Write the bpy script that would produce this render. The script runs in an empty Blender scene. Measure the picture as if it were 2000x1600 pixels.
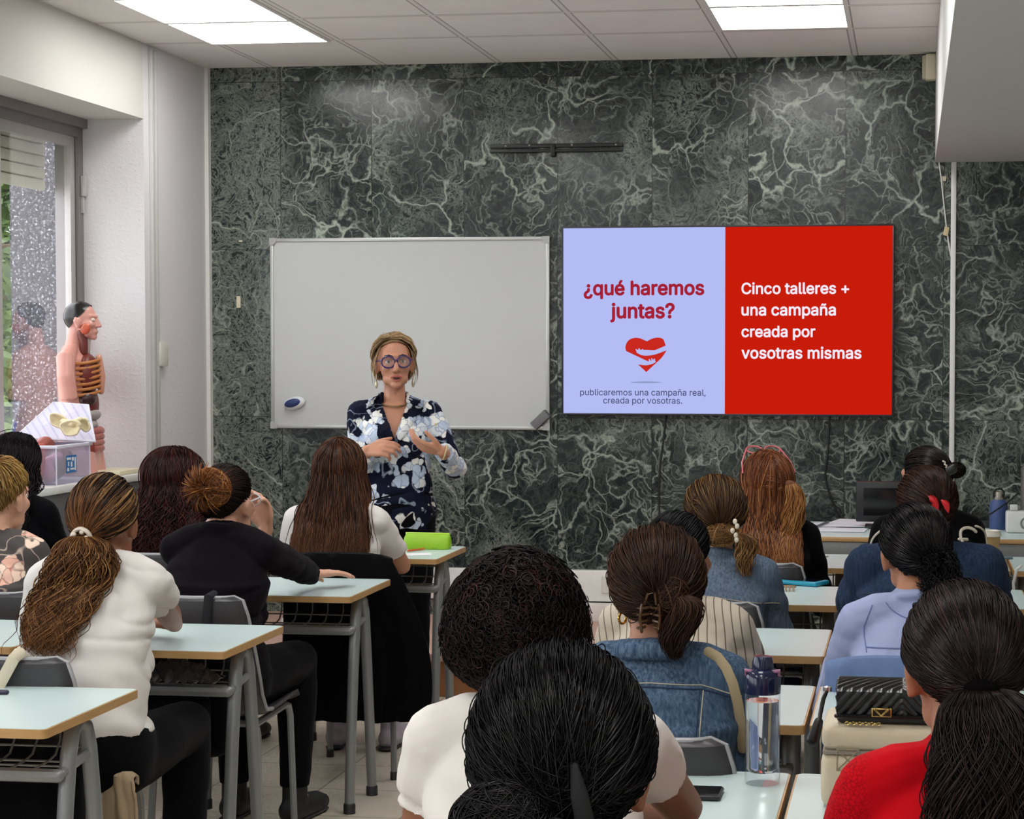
import bpy, bmesh, math, random
import numpy as np
from mathutils import Vector, Matrix, noise
from mathutils.bvhtree import BVHTree
PI = math.pi
random.seed(7)
RNG = np.random.default_rng(11)
SC = bpy.context.scene
COL = SC.collection

# ------------------------------------------------------------------ camera, light, exposure
EYE = 1.575
FPX, PX, PY = 3804.5, 1247.0, 852.0
YAW, PITCH, ROLL = -0.13892, -0.042927, 0.001005
def _axes():
    cy, sy, cp, sp, cr, sr = math.cos(YAW), math.sin(YAW), math.cos(PITCH), math.sin(PITCH), math.cos(ROLL), math.sin(ROLL)
    f = Vector((sy*cp, cy*cp, sp)); r = Vector((cy, -sy, 0)); u = r.cross(f)
    return cr*r+sr*u, -sr*r+cr*u, f
AX = _axes()
cam = bpy.data.objects.new('camera', bpy.data.cameras.new('camera'))
COL.objects.link(cam)
cam.matrix_world = Matrix(((AX[0].x, AX[1].x, -AX[2].x, 0), (AX[0].y, AX[1].y, -AX[2].y, 0), (AX[0].z, AX[1].z, -AX[2].z, EYE), (0, 0, 0, 1)))
cam.data.sensor_width = 36; cam.data.sensor_fit = 'HORIZONTAL'
cam.data.lens = 36*FPX/2000
cam.data.shift_x = (1000-PX)/2000; cam.data.shift_y = (PY-800)/2000
cam.data.clip_start = .05; cam.data.clip_end = 200
SC.camera = cam
SC.view_settings.view_transform = 'Standard'; SC.view_settings.look = 'None'
EXPO = .16
SC.view_settings.exposure = EXPO; SC.view_settings.gamma = 1.0
SC.view_settings.use_curve_mapping = False
LAMP = 9.0            # radiance of the ceiling panels
SKY = 3.9
W = bpy.data.worlds.new('world'); SC.world = W; W.use_nodes = True
W.node_tree.nodes['Background'].inputs[0].default_value = (.93, .93, 1.0, 1)
W.node_tree.nodes['Background'].inputs[1].default_value = SKY

def U(px, py, X=None, Y=None, Z=None):
    """the point of the room seen at a photo position, on one plane of the room"""
    r = AX[0]*((px-PX)/FPX) - AX[1]*((py-PY)/FPX) + AX[2]
    t = X/r.x if X is not None else (Y/r.y if Y is not None else (Z-EYE)/r.z)
    return r*t + Vector((0, 0, EYE))

# ------------------------------------------------------------------ helpers
def lin(c):
    if isinstance(c, str):
        c = [int(c[i:i+2], 16)/255 for i in (0, 2, 4)]
        c = [x/12.92 if x <= .04045 else ((x+.055)/1.055)**2.4 for x in c]
    return (c[0], c[1], c[2], 1)

class NT:
    """small wrapper for building node materials"""
    def __init__(s, name):
        s.m = bpy.data.materials.new(name); s.m.use_nodes = True
        s.t = s.m.node_tree; s.b = s.t.nodes['Principled BSDF']; s.o = s.t.nodes['Material Output']
    def n(s, typ, **kw):
        x = s.t.nodes.new('ShaderNode'+typ)
        for k, v in kw.items():
            if k.startswith('i_'):
                k = k[2:]; k = int(k) if k.isdigit() else k.replace('_', ' ')
                if hasattr(v, 'links'): s.t.links.new(v, x.inputs[k])
                else: x.inputs[k].default_value = v
            else: setattr(x, k, v)
        return x
    def l(s, a, b): s.t.links.new(a, b)
    def math(s, op, a, b=0., c=0.):
        x = s.t.nodes.new('ShaderNodeMath'); x.operation = op
        for i, v in enumerate((a, b, c)):
            if hasattr(v, 'links'): s.l(v, x.inputs[i])
            else: x.inputs[i].default_value = v
        return x.outputs[0]
    def vmath(s, op, a, b=None, sc=None):
        x = s.t.nodes.new('ShaderNodeVectorMath'); x.operation = op
        for i, v in enumerate((a, b)):
            if v is None: continue
            if hasattr(v, 'links'): s.l(v, x.inputs[i])
            else: x.inputs[i].default_value = v
        if sc is not None:
            if hasattr(sc, 'links'): s.l(sc, x.inputs['Scale'])
            else: x.inputs['Scale'].default_value = sc
        return x.outputs[0]
    def mix(s, f, a, b):
        x = s.t.nodes.new('ShaderNodeMix'); x.data_type = 'RGBA'
        for i, v in ((0, f), (6, a), (7, b)):
            if hasattr(v, 'links'): s.l(v, x.inputs[i])
            else: x.inputs[i].default_value = v
        return x.outputs[2]
    def ramp(s, f, lo, hi, a=0., b=1.):
        x = s.n('MapRange', i_0=f, i_1=lo, i_2=hi, i_3=a, i_4=b); return x.outputs[0]
    def coord(s, k='Object'): return s.n('TexCoord').outputs[k]
    def noise(s, v, scale, detail=2., rough=.5, dist=0.):
        return s.n('TexNoise', i_Vector=v, i_Scale=scale, i_Detail=detail, i_Roughness=rough, i_Distortion=dist)
    def bump(s, h, st=.3, d=.01):
        x = s.n('Bump', i_Strength=st, i_Distance=d, i_Height=h); s.l(x.outputs[0], s.b.inputs['Normal'])
    def base(s, c):
        if hasattr(c, 'links'): s.l(c, s.b.inputs['Base Color'])
        else: s.b.inputs['Base Color'].default_value = lin(c)
    def set(s, **kw):
        for k, v in kw.items(): s.b.inputs[k.replace('_', ' ')].default_value = v
        return s

_MC = {}
def mat(col, rough=.6, metal=0., spec=.5, var=.06, vs=30., bump=0., bs=200., **kw):
    """plain painted / plastic / cloth material with slight procedural unevenness"""
    key = (str(col), rough, metal, spec, var, vs, bump, bs, str(kw))
    if key in _MC: return _MC[key]
    c = lin(col); t = NT('mat_%d' % len(_MC)); v = t.coord()
    nz = t.noise(v, vs, 3.)
    a = tuple(min(1, x*(1+var)) for x in c[:3])+(1,); b = tuple(x*(1-var) for x in c[:3])+(1,)
    t.base(t.mix(nz.outputs[0], b, a))
    t.set(Roughness=rough, Metallic=metal, **kw)
    t.b.inputs['Specular IOR Level'].default_value = spec
    if bump: t.bump(t.noise(v, bs, 2.).outputs[0], bump, .004)
    _MC[key] = t.m
    return t.m

def emit(col, st=1.):
    key = ('e', str(col), st)
    if key not in _MC:
        t = NT('emission_%d' % len(_MC)); e = t.n('Emission'); e.inputs[0].default_value = lin(col); e.inputs[1].default_value = st*(2**-EXPO if st <= 1 else 1)
        t.l(e.outputs[0], t.o.inputs[0]); _MC[key] = t.m
    return _MC[key]

class MB:
    """collects shapes and links them as ONE mesh object"""
    def __init__(s): s.v = []; s.f = []
    def add(s, vs, fs):
        o = len(s.v); s.v += [tuple(x) for x in vs]; s.f += [tuple(i+o for i in f) for f in fs]; return s
    def box(s, c, d, rz=0., rx=0., ry=0., r=0., seg=2):
        bm = bmesh.new(); bmesh.ops.create_cube(bm, size=1)
        bmesh.ops.scale(bm, vec=d, verts=bm.verts)
        if r > 0: bmesh.ops.bevel(bm, geom=bm.edges[:], offset=min(r, min(d)*.49), segments=seg, affect='EDGES', profile=.5)
        M = Matrix.Translation(c) @ Matrix.Rotation(rz, 4, 'Z') @ Matrix.Rotation(ry, 4, 'Y') @ Matrix.Rotation(rx, 4, 'X')
        bm.verts.index_update()
        s.add([M @ v.co for v in bm.verts], [[v.index for v in f.verts] for f in bm.faces]); bm.free(); return s
    def b2(s, a, b, r=0., seg=2):
        a, b = Vector(a), Vector(b); return s.box((a+b)/2, [abs(x) for x in (b-a)], r=r, seg=seg)
    def quad(s, *p): return s.add(p, [tuple(range(len(p)))])
    def tube(s, pts, rad, n=8, cap=True, closed=False, flat=None):
        """swept tube with rounded ends; rad a number or a list; flat = (axis, factor) squashes it"""
        P = [Vector(p) for p in pts]; m = len(P)
        R = [rad]*m if not hasattr(rad, '__len__') else list(rad)
        if cap and not closed:
            a0, a1 = (P[0]-P[1]).normalized(), (P[-1]-P[-2]).normalized()
            pre = [(P[0]+a0*R[0]*math.sin(t), R[0]*math.cos(t)) for t in (1.45, 1.0, .5)]
            post = [(P[-1]+a1*R[-1]*math.sin(t), R[-1]*math.cos(t)) for t in (.5, 1.0, 1.45)]
            R = [x[1] for x in pre]+R+[x[1] for x in post]; P = [x[0] for x in pre]+P+[x[0] for x in post]; m = len(P)
        T = []
        for i in range(m):
            if closed: t = P[(i+1) % m]-P[i-1]
            else: t = P[min(i+1, m-1)]-P[max(i-1, 0)]
            T.append(t.normalized() if t.length > 1e-9 else Vector((0, 0, 1)))
        up = Vector((0, 0, 1)) if abs(T[0].z) < .9 else Vector((1, 0, 0))
        N = (up-T[0]*up.dot(T[0])).normalized(); vs = []
        for i in range(m):
            N = (N-T[i]*N.dot(T[i])); N = N.normalized() if N.length > 1e-6 else Vector((1, 0, 0))
            B = T[i].cross(N)
            for k in range(n):
                a = 2*PI*k/n; d = (N*math.cos(a)+B*math.sin(a))*R[i]
                if flat: d = d-flat[0]*d.dot(flat[0])*(1-flat[1])
                vs.append(P[i]+d)
        fs = []
        for i in range(m if closed else m-1):
            j = (i+1) % m
            for k in range(n): fs.append((i*n+k, i*n+(k+1) % n, j*n+(k+1) % n, j*n+k))
        if not closed: fs.append(tuple(reversed(range(n)))); fs.append(tuple(range((m-1)*n, m*n)))
        return s.add(vs, fs)
    def ell(s, c, r, M=None, nu=16, nv=10):
        """ellipsoid"""
        c = Vector(c); vs = [Vector((0, 0, r[2]))]
        for j in range(1, nv):
            t = PI*j/nv
            for i in range(nu):
                p = 2*PI*i/nu; vs.append(Vector((r[0]*math.sin(t)*math.cos(p), r[1]*math.sin(t)*math.sin(p), r[2]*math.cos(t))))
        vs.append(Vector((0, 0, -r[2])))
        if M is not None: vs = [M @ v for v in vs]
        vs = [v+c for v in vs]; fs = []
        for i in range(nu):
            fs.append((0, 1+i, 1+(i+1) % nu))
            for j in range(nv-2): fs.append((1+j*nu+i, 1+(j+1)*nu+i, 1+(j+1)*nu+(i+1) % nu, 1+j*nu+(i+1) % nu))
            fs.append((len(vs)-1, 1+(nv-2)*nu+(i+1) % nu, 1+(nv-2)*nu+i))
        return s.add(vs, fs)
    def loft(s, secs, n=24, M=None, e=2.):
        """closed loft through (cx, cy, z, half_width, half_depth) rings; e is the superellipse power"""
        vs = []
        for (cx, cy, z, a, b) in secs:
            for k in range(n):
                t = 2*PI*k/n; c_, s_ = math.cos(t), math.sin(t)
                v = Vector((cx+a*math.copysign(abs(c_)**(2/e), c_), cy+b*math.copysign(abs(s_)**(2/e), s_), z))
                vs.append(M @ v if M is not None else v)
        fs = []
        for i in range(len(secs)-1):
            for k in range(n): fs.append((i*n+k, i*n+(k+1) % n, (i+1)*n+(k+1) % n, (i+1)*n+k))
        fs.append(tuple(reversed(range(n)))); fs.append(tuple(range((len(secs)-1)*n, len(secs)*n)))
        return s.add(vs, fs)
    def lathe(s, prof, c=(0, 0, 0), n=24):
        c = Vector(c); vs = []
        for (r, z) in prof:
            for k in range(n): vs.append(c+Vector((r*math.cos(2*PI*k/n), r*math.sin(2*PI*k/n), z)))
        fs = []
        for i in range(len(prof)-1):
            for k in range(n): fs.append((i*n+k, i*n+(k+1) % n, (i+1)*n+(k+1) % n, (i+1)*n+k))
        if prof[0][0] > 1e-4: fs.append(tuple(reversed(range(n))))
        if prof[-1][0] > 1e-4: fs.append(tuple(range((len(prof)-1)*n, len(prof)*n)))
        return s.add(vs, fs)
    def prism(s, poly, z0, z1, M=None):
        """extrude a polygon given in xy from z0 to z1, then place by M"""
        n = len(poly); vs = [Vector((p[0], p[1], z0)) for p in poly]+[Vector((p[0], p[1], z1)) for p in poly]
        if M is not None: vs = [M @ v for v in vs]
        fs = [tuple(reversed(range(n))), tuple(range(n, 2*n))]+[(i, (i+1) % n, n+(i+1) % n, n+i) for i in range(n)]
        return s.add(vs, fs)
    def grid(s, fn, nu, nv):
        vs = [fn(i/(nu-1), j/(nv-1)) for j in range(nv) for i in range(nu)]
        return s.add(vs, [(j*nu+i, j*nu+i+1, (j+1)*nu+i+1, (j+1)*nu+i) for j in range(nv-1) for i in range(nu-1)])
    def mesh(s, name):
        me = bpy.data.meshes.new(name); me.from_pydata([tuple(v) for v in s.v], [], s.f); me.update()
        return me
    def build(s, name, m, parent=None, smooth=True, off=None, angle=40):
        me = s.mesh(name)
        bm = bmesh.new(); bm.from_mesh(me); bmesh.ops.recalc_face_normals(bm, faces=bm.faces); bm.to_mesh(me); bm.free()
        return link(name, me, m, parent, smooth, off, angle)

def link(name, me, m, parent=None, smooth=True, off=None, angle=40):
    if off is None:
        a = parent
        while a is not None and a.name not in OR: a = a.parent
        if a is not None: off = OR[a.name]['origin']
    if off is not None: me.transform(Matrix.Translation(-Vector(off)))
    if smooth:
        me.shade_smooth()
        if angle and angle < 180: me.set_sharp_from_angle(angle=math.radians(angle))
    if m is not None: me.materials.append(m)
    o = bpy.data.objects.new(name, me); COL.objects.link(o)
    if parent is not None: o.parent = parent
    return o
OR = {}
def tag(o, label=None, cat=None, group=None, kind=None):
    if label: o['label'] = label
    if cat: o['category'] = cat
    if group: o['group'] = group
    if kind: o['kind'] = kind
    return o
def thing(name, loc, label, cat, group=None):
    """an Empty at the base of a thing; its parts are given in room coordinates"""
    o = bpy.data.objects.new(name, None); COL.objects.link(o); o.location = loc; o.empty_display_size = .1
    OR[o.name] = {'origin': Vector(loc)}
    return tag(o, label, cat, group)
def kids(o): return [c for c in COL.objects if c.parent == o]
def copy_tree(o, loc=None, rz=None, label=None, group=None):
    c = o.copy(); COL.objects.link(c)
    for ch in list(o.children):
        d = ch.copy(); COL.objects.link(d); d.parent = c
        for g in list(ch.children):
            e = g.copy(); COL.objects.link(e); e.parent = d
    if loc is not None: c.location = loc
    if rz is not None: c.rotation_euler = (0, 0, rz)
    if label: c['label'] = label
    if group: c['group'] = group
    return c
def struct(name, mb, m, smooth=False): return tag(mb.build(name, m, None, smooth), kind='structure')

# ------------------------------------------------------------------ room materials
def marble():
    t = NT('dark_green_marble'); v = t.coord(); x = t.n('SeparateXYZ', i_0=v)
    X, Z = x.outputs[0], x.outputs[2]
    px = t.math('DIVIDE', t.math('ADD', X, 3.289+4.925), .4925); pz = t.math('DIVIDE', t.math('ADD', Z, 1.40), .8785)
    ix, iz = t.math('FLOOR', px), t.math('FLOOR', pz)
    wn = t.n('TexWhiteNoise', noise_dimensions='2D'); t.l(t.n('CombineXYZ', i_0=ix, i_1=iz).outputs[0], wn.inputs['Vector'])
    rnd, rc = wn.outputs[0], wn.outputs[1]
    p = t.vmath('ADD', v, t.vmath('SCALE', rc, sc=23.))
    d1 = t.vmath('SCALE', t.vmath('SUBTRACT', t.noise(p, 2.6, 3.).outputs[1], (.5, .5, .5)), sc=.55)
    d2 = t.vmath('SCALE', t.vmath('SUBTRACT', t.noise(p, 11., 3.).outputs[1], (.5, .5, .5)), sc=.10)
    q = t.vmath('ADD', t.vmath('ADD', p, d1), d2)
    def net(scale, w, vec=q):
        return t.ramp(t.n('TexVoronoi', feature='DISTANCE_TO_EDGE', i_Vector=vec, i_Scale=scale).outputs['Distance'], 0., w, 1., 0.)
    big = net(2.6, .028); mid = net(6.5, .045); mid2 = net(4.1, .032, t.vmath('ADD', q, (4., 2., 6.))); fine = net(15., .09)
    def ridge(scale, w, off):
        a = t.math('ABSOLUTE', t.math('SUBTRACT', t.noise(t.vmath('ADD', q, off), scale, 2.5, .55).outputs[0], .5))
        return t.ramp(a, 0., w, 1., 0.)
    worm = ridge(5.5, .016, (3., 1., 7.)); worm2 = ridge(14., .045, (9., 4., 2.)); worm3 = ridge(34., .07, (1., 8., 5.))
    m1 = t.ramp(t.noise(p, 2.2, 2.).outputs[0], .42, .58); m2 = t.ramp(t.noise(t.vmath('ADD', p, (5., 5., 5.)), 3.0, 2.).outputs[0], .45, .6)
    left = t.ramp(X, -3.3, -3.2, 1., 0.)                      # the close mottled slab beside the left corner
    dens = t.math('MAXIMUM', t.ramp(t.noise(t.vmath('ADD', p, (2., 7., 1.)), 2.7, 2.).outputs[0], .5, .66), t.math('MULTIPLY', left, .9))
    vv = t.math('MULTIPLY', big, t.math('ADD', .35, m1))
    vv = t.math('MAXIMUM', vv, t.math('MULTIPLY', mid, t.math('MULTIPLY', m2, .85)))
    vv = t.math('MAXIMUM', vv, t.math('MULTIPLY', mid2, t.math('MULTIPLY', t.ramp(t.noise(t.vmath('ADD', p, (8., 1., 3.)), 2.6, 2.).outputs[0], .42, .56), .85)))
    vv = t.math('MAXIMUM', vv, t.math('MULTIPLY', worm, .5))
    vv = t.math('MAXIMUM', vv, t.math('MULTIPLY', worm2, t.math('ADD', .12, t.math('MULTIPLY', dens, .5))))
    vv = t.math('MAXIMUM', vv, t.math('MULTIPLY', worm3, t.math('MULTIPLY', dens, .55)))
    vv = t.math('MAXIMUM', vv, t.math('MULTIPLY', fine, t.math('ADD', .10, t.math('MULTIPLY', dens, .35))))
    speck = t.noise(p, 90., 3., .7).outputs[0]
    vv = t.math('MULTIPLY', vv, t.ramp(speck, .3, .62, .45, 1.15))
    vv = t.math('MINIMUM', vv, 1.)
    cloud = t.ramp(t.noise(p, 4., 5., .65).outputs[0], .38, .68)
    base = t.mix(cloud, (.006, .011, .012, 1), (.024, .037, .035, 1))
    tint = t.mix(t.noise(p, 1.7, 1.).outputs[0], (.27, .33, .28, 1), (.46, .50, .42, 1))
    c = t.mix(vv, base, tint)
    fx = t.math('SUBTRACT', px, ix); fz = t.math('SUBTRACT', pz, iz)
    jx = t.math('LESS_THAN', t.math('MINIMUM', fx, t.math('SUBTRACT', 1., fx)), .0045)
    jz = t.math('LESS_THAN', t.math('MINIMUM', fz, t.math('SUBTRACT', 1., fz)), .0022)
    j = t.math('MAXIMUM', jx, jz)
    t.base(t.mix(t.math('MULTIPLY', j, .75), c, (.008, .010, .010, 1)))
    t.l(t.ramp(t.noise(v, 3., 4.).outputs[0], .3, .7, .17, .30), t.b.inputs['Roughness'])
    t.b.inputs['Specular IOR Level'].default_value = .42
    t.bump(t.noise(v, 2.2, 2.).outputs[0], .25, .02)
    return t.m

def ceiling_mat():
    t = NT('mineral_fibre_ceiling_tiles'); v = t.coord(); x = t.n('SeparateXYZ', i_0=v)
    fx = t.math('FRACT', t.math('DIVIDE', t.math('ADD', x.outputs[0], .29+12.2), .61))
    fy = t.math('FRACT', t.math('DIVIDE', t.math('ADD', x.outputs[1], .49), .6))
    ex = t.math('MINIMUM', fx, t.math('SUBTRACT', 1., fx)); ey = t.math('MINIMUM', fy, t.math('SUBTRACT', 1., fy))
    lastrow = t.math('LESS_THAN', x.outputs[1], 9.3)
    ey = t.math('ADD', ey, t.math('SUBTRACT', 1., lastrow))
    e = t.math('MINIMUM', ex, ey)
    bar = t.math('LESS_THAN', e, .020)
    seam = t.math('MULTIPLY', t.math('LESS_THAN', e, .030), t.math('GREATER_THAN', e, .018))
    n = t.noise(v, 6., 4.).outputs[0]
    c = t.mix(n, lin('e9e5e0'), lin('f4f1ed')); c = t.mix(bar, c, lin('e6e2de')); c = t.mix(seam, c, lin('aaa49f'))
    stain = t.ramp(t.noise(t.vmath('ADD', v, (2., .4, 0.)), 9., 5., .7).outputs[0], .62, .70)
    near = t.math('LESS_THAN', t.n('VectorMath', operation='DISTANCE', i_0=v, i_1=(-3.5, 9.35, 0.)).outputs['Value'], .3)
    t.base(t.mix(t.math('MULTIPLY', stain, near), c, lin('8a7f70'))); t.set(Roughness=.9)
    t.bump(t.noise(v, 140., 2.).outputs[0], .15, .003)
    return t.m

def paint(col, bump=.12, bs=60., rough=.75):
    t = NT('wall_paint'); v = t.coord(); n = t.noise(v, 1.8, 4.).outputs[0]; c = lin(col)
    t.base(t.mix(n, tuple(x*.94 for x in c[:3])+(1,), c)); t.set(Roughness=rough)
    h = t.math('ADD', t.noise(v, bs, 3., .6).outputs[0], t.ramp(t.noise(t.vmath('MULTIPLY', v, (1., 1., 1.6)), bs*.55, 2.).outputs[0], .56, .72))
    t.bump(h, bump, .012); return t.m

def floor_mat():
    t = NT('terrazzo_floor'); v = t.coord(); x = t.n('SeparateXYZ', i_0=v)
    fx = t.math('FRACT', t.math('DIVIDE', t.math('ADD', x.outputs[0], 8.1), .4)); fy = t.math('FRACT', t.math('DIVIDE', t.math('ADD', x.outputs[1], 8.05), .4))
    e = t.math('MINIMUM', t.math('MINIMUM', fx, t.math('SUBTRACT', 1., fx)), t.math('MINIMUM', fy, t.math('SUBTRACT', 1., fy)))
    j = t.math('LESS_THAN', e, .006)
    ch = t.n('TexVoronoi', feature='F1', i_Vector=v, i_Scale=90.)
    c = t.mix(t.ramp(ch.outputs['Color'], .2, .8), lin('c4baa8'), lin('ddd4c4'))
    c = t.mix(t.ramp(t.noise(v, 2., 4.).outputs[0], .35, .7), c, lin('d0c7b6'))
    t.base(t.mix(j, c, lin('6d6557'))); t.set(Roughness=.28); return t.m

M_MARBLE = marble(); M_CEIL = ceiling_mat(); M_FLOOR = floor_mat()
M_WALL = paint('d6d8d6', .06, 45.); M_STUCCO = paint('d9d7d9', .16, 60.); M_BEAM = paint('cfcec7', .05, 30.); M_DUCT = paint('d6d6d4', .03, 20.)
M_GREYWALL = paint('5d5f60', .04, 30.)
M_ALU = mat('8a8585', .35, .6, var=.08); M_ALU_L = mat('b9b6b4', .35, .4)
M_WHITEPL = mat('e6e6e2', .4); M_CREAM = mat('ddd6bd', .5); M_BLACKPL = mat('141416', .4); M_DARKPL = mat('2a2a2d', .45)

# ------------------------------------------------------------------ room shell
D = 9.93; XL = -3.69; XR = 3.2; YB = -2.2; ZC = 3.07
b = MB(); b.b2((XL-.05, YB-.1, -.12), (XR+.1, D+.12, 0)); struct('floor', b, M_FLOOR)
b = MB(); b.b2((XL-.6, YB-.1, ZC), (XR+.1, D+.12, ZC+.12)); struct('ceiling', b, M_CEIL)
b = MB(); b.b2((XL-.02, D, 0), (XR+.1, D+.12, ZC)); struct('wall_front', b, M_MARBLE)
b = MB(); b.b2((XR, YB, 0), (XR+.1, D, ZC)); struct('wall_right', b, M_WALL)
b = MB(); b.b2((XL-.6, YB-.1, 0), (XR+.1, YB, ZC)); struct('wall_back', b, M_WALL)
YE = 9.066                              # where the window bay ends and the corner pier begins
b = MB(); b.b2((XL-.40, YE, 0), (XL, D+.1, ZC)); struct('wall_left', b, M_STUCCO)
b = MB(); b.b2((XL-.42, YB, 0), (XL, YE-.001, .955)); tag(b.build('wall_left_parapet', M_GREYWALL, None, False), kind='structure')
b = MB(); b.b2((XL-.42, YB, 2.704), (XL, YE-.001, ZC)); tag(b.build('wall_left_beam', M_BEAM, None, False), kind='structure')
b = MB(); b.b2((XL-.47, YB, .955), (XL+.015, YE-.001, .99), .006); tag(b.build('trim_1', M_WHITEPL, None), kind='structure')   # window sill
b = MB(); b.b2((.112, 1.2, 2.529), (XR-.001, D-.001, ZC-.001)); tag(b.build('trim_2', M_DUCT, None, False), kind='structure')     # boxed duct under the ceiling
b = MB(); b.b2((XL+.0, 9.893, 0), (XL+.02, D, ZC)); tag(b.build('trim_3', M_WHITEPL, None, False), kind='structure')
# low wooden platform along the front wall
b = MB(); b.b2((XL+.005, 8.62, .165), (-.95, D-.001, .2), .004); tag(b.build('trim_4', mat('c4a091', .5, vs=6., var=.12), None), kind='structure')
b = MB(); b.b2((XL+.005, 8.64, 0), (-.96, D-.001, .165)); tag(b.build('trim_5', mat('8f5d38', .45, vs=9., var=.2), None, False), kind='structure')

# window band on the left: aluminium frame, sliding sashes, glass, outside roller shutter
def glass_mat():
    t = NT('double_window_glass'); tr = t.n('BsdfTransparent'); tr.inputs[0].default_value = (.94, .96, .94, 1)
    gl = t.n('BsdfGlossy'); gl.inputs['Roughness'].default_value = .015
    ge = t.n('NewGeometry'); dt = t.n('VectorMath', operation='DOT_PRODUCT', i_0=ge.outputs['Incoming'], i_1=ge.outputs['Normal'])
    fz = t.math('POWER', t.math('SUBTRACT', 1., t.math('ABSOLUTE', dt.outputs['Value'])), 4.); fres = t.math('ADD', .17, t.math('MULTIPLY', fz, .8))
    v = t.coord(); bm_ = t.n('Bump', i_Strength=.10, i_Distance=.0012, i_Height=t.noise(v, 55., 2.).outputs[0])
    t.l(bm_.outputs[0], gl.inputs['Normal'])
    mx = t.n('MixShader'); t.l(fres, mx.inputs[0]); t.l(tr.outputs[0], mx.inputs[1]); t.l(gl.outputs[0], mx.inputs[2])
    t.l(mx.outputs[0], t.o.inputs[0]); return t.m
M_GLASS = glass_mat()
XW = -4.05
bays = [(YE, 6.4), (6.36, 3.7), (3.66, 1.0), (.96, -1.7)]
for i, (y1, y0) in enumerate(bays):
    w = thing('window_%d' % (i+1), (XW, (y0+y1)/2, .99), None, None); w['kind'] = 'structure'
    f = MB(); z0, z1 = .99, 2.704
    f.b2((XW-.07, y1-.055, z0), (XW+.05, y1, z1)); f.b2((XW-.07, y0, z0), (XW+.05, y0+.055, z1))
    f.b2((XW-.07, y0+.055, z1-.09), (XW+.05, y1-.055, z1)); f.b2((XW-.07, y0+.055, z0), (XW+.05, y1-.055, z0+.05))
    f.b2((XW+.05, y0, z1-.045), (XW+.075, y1+.0, z1)); f.build('window_frame', M_ALU, w, False)
    ym = (y0+y1)/2+.45
    for k, (a, c, dx) in enumerate(((y1-.06, ym, .018), (ym+.05, y0+.06, -.028))):
        s = MB(); zz0, zz1 = z0+.05, z1-.09; wd = .05
        s.b2((XW+dx-.015, a-wd, zz0), (XW+dx+.015, a, zz1)); s.b2((XW+dx-.015, c, zz0), (XW+dx+.015, c+wd, zz1))
        s.b2((XW+dx-.015, c+wd, zz1-.05), (XW+dx+.015, a-wd, zz1)); s.b2((XW+dx-.015, c+wd, zz0), (XW+dx+.015, a-wd, zz0+.06))
        s.build('sash', M_ALU_L, w, False)
        g = MB(); g.quad((XW+dx, a-wd, zz0+.06), (XW+dx, c+wd, zz0+.06), (XW+dx, c+wd, zz1-.05), (XW+dx, a-wd, zz1-.05)); g.build('pane', M_GLASS, w, False)
    if i == 0:
        h = MB(); h.b2((XW+.05, y1-.035, 2.33), (XW+.075, y1-.005, 2.43), .004); h.b2((XW+.05, y1-.028, 2.25), (XW+.062, y1-.012, 2.34)); h.build('latch', M_ALU_L, w)
    sh = MB(); zt = 2.70; zb = 2.355 if i == 0 else 2.2
    k = 0; z = zb
    while z < zt:
        sh.b2((XW-.135, y0+.06, z), (XW-.115, y1-.06, z+.052), .008); z += .056
    sh.b2((XW-.150, y0+.06, zb+.01), (XW-.140, y1-.06, zt))  # added sheet behind the slats, blocks the sky so gaps read dark
    sh.build('roller_shutter', mat('cbcab4', .6), w)
# outside: added pier whose stipple paints the reveal wall's reflection, clipped trees
def reflected_stipple():
    t = NT('painted_wall_reflection'); v = t.coord(); n = t.n('TexVoronoi', i_Vector=v, i_Scale=45.).outputs['Distance']
    sp = t.ramp(t.noise(v, 70., 2., .6).outputs[0], .58, .66); c = t.mix(sp, t.mix(t.ramp(n, .1, .45), lin('7a7a84'), lin('48484f')), lin('c4c4cc')); t.base(c); t.set(Roughness=.8); t.bump(n, .6, .02); return t.m
a0, a1 = U(21, 560, Y=9.6), U(150, 560, Y=9.6)
b = MB(); b.b2((a0.x, 9.6, -1.), (a1.x+.12, 10.2, 3.4)); tag(b.build('wall_reflection_pier', reflected_stipple(), None, False), kind='structure')
b = MB(); b.b2((-30, -8, -1.2), (XL-.62, 30, -1.0)); tag(b.build('ground_outside', mat('b9b5aa', .9), None, False), kind='structure')
def tree(loc, h, r, n, label, seed):
    rg = random.Random(seed); t = thing('tree', loc, label, 'tree', 'trees outside the window'); L = Vector(loc)
    tr = MB(); tr.tube([L, L+Vector((.1, .05, h*.5)), L+Vector((0, .1, h*.85))], [.09, .06, .02])
    for k in range(7):
        s = L+Vector((.05, .05, h*(.3+.08*k))); a = rg.random()*6.28
        tr.tube([s, s+Vector((math.cos(a)*r*.5, math.sin(a)*r*.5, .25)), s+Vector((math.cos(a)*r*.9, math.sin(a)*r*.9, .3))], [.03, .018, .008], 5)
    tr.build('trunk', mat('6b5a48', .9), t)
    lf = MB()
    for k in range(n):
        a = rg.random()*6.28; z = rg.random(); rr = r*math.sqrt(rg.random())*(.55+.6*math.sin(PI*min(1, z+.12)))
        c = L+Vector((math.cos(a)*rr, math.sin(a)*rr, h*(.08+.95*z)))
        d = Vector((rg.uniform(-1, 1), rg.uniform(-1, 1), rg.uniform(-1, .3))).normalized(); s = d.orthogonal().normalized(); ln = rg.uniform(.09, .18)
        lf.add([c, c+d*ln*.5+s*ln*.22, c+d*ln, c+d*ln*.5-s*ln*.22], [(0, 1, 2, 3)])
    m = NT('leaves'); v = m.coord(); m.base(m.mix(m.ramp(m.noise(v, 5., 2.).outputs[0], .35, .65), lin('2f4a20'), lin('67803a'))); m.set(Roughness=.55)
    lf.build('foliage', m.m, t, False)
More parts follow.
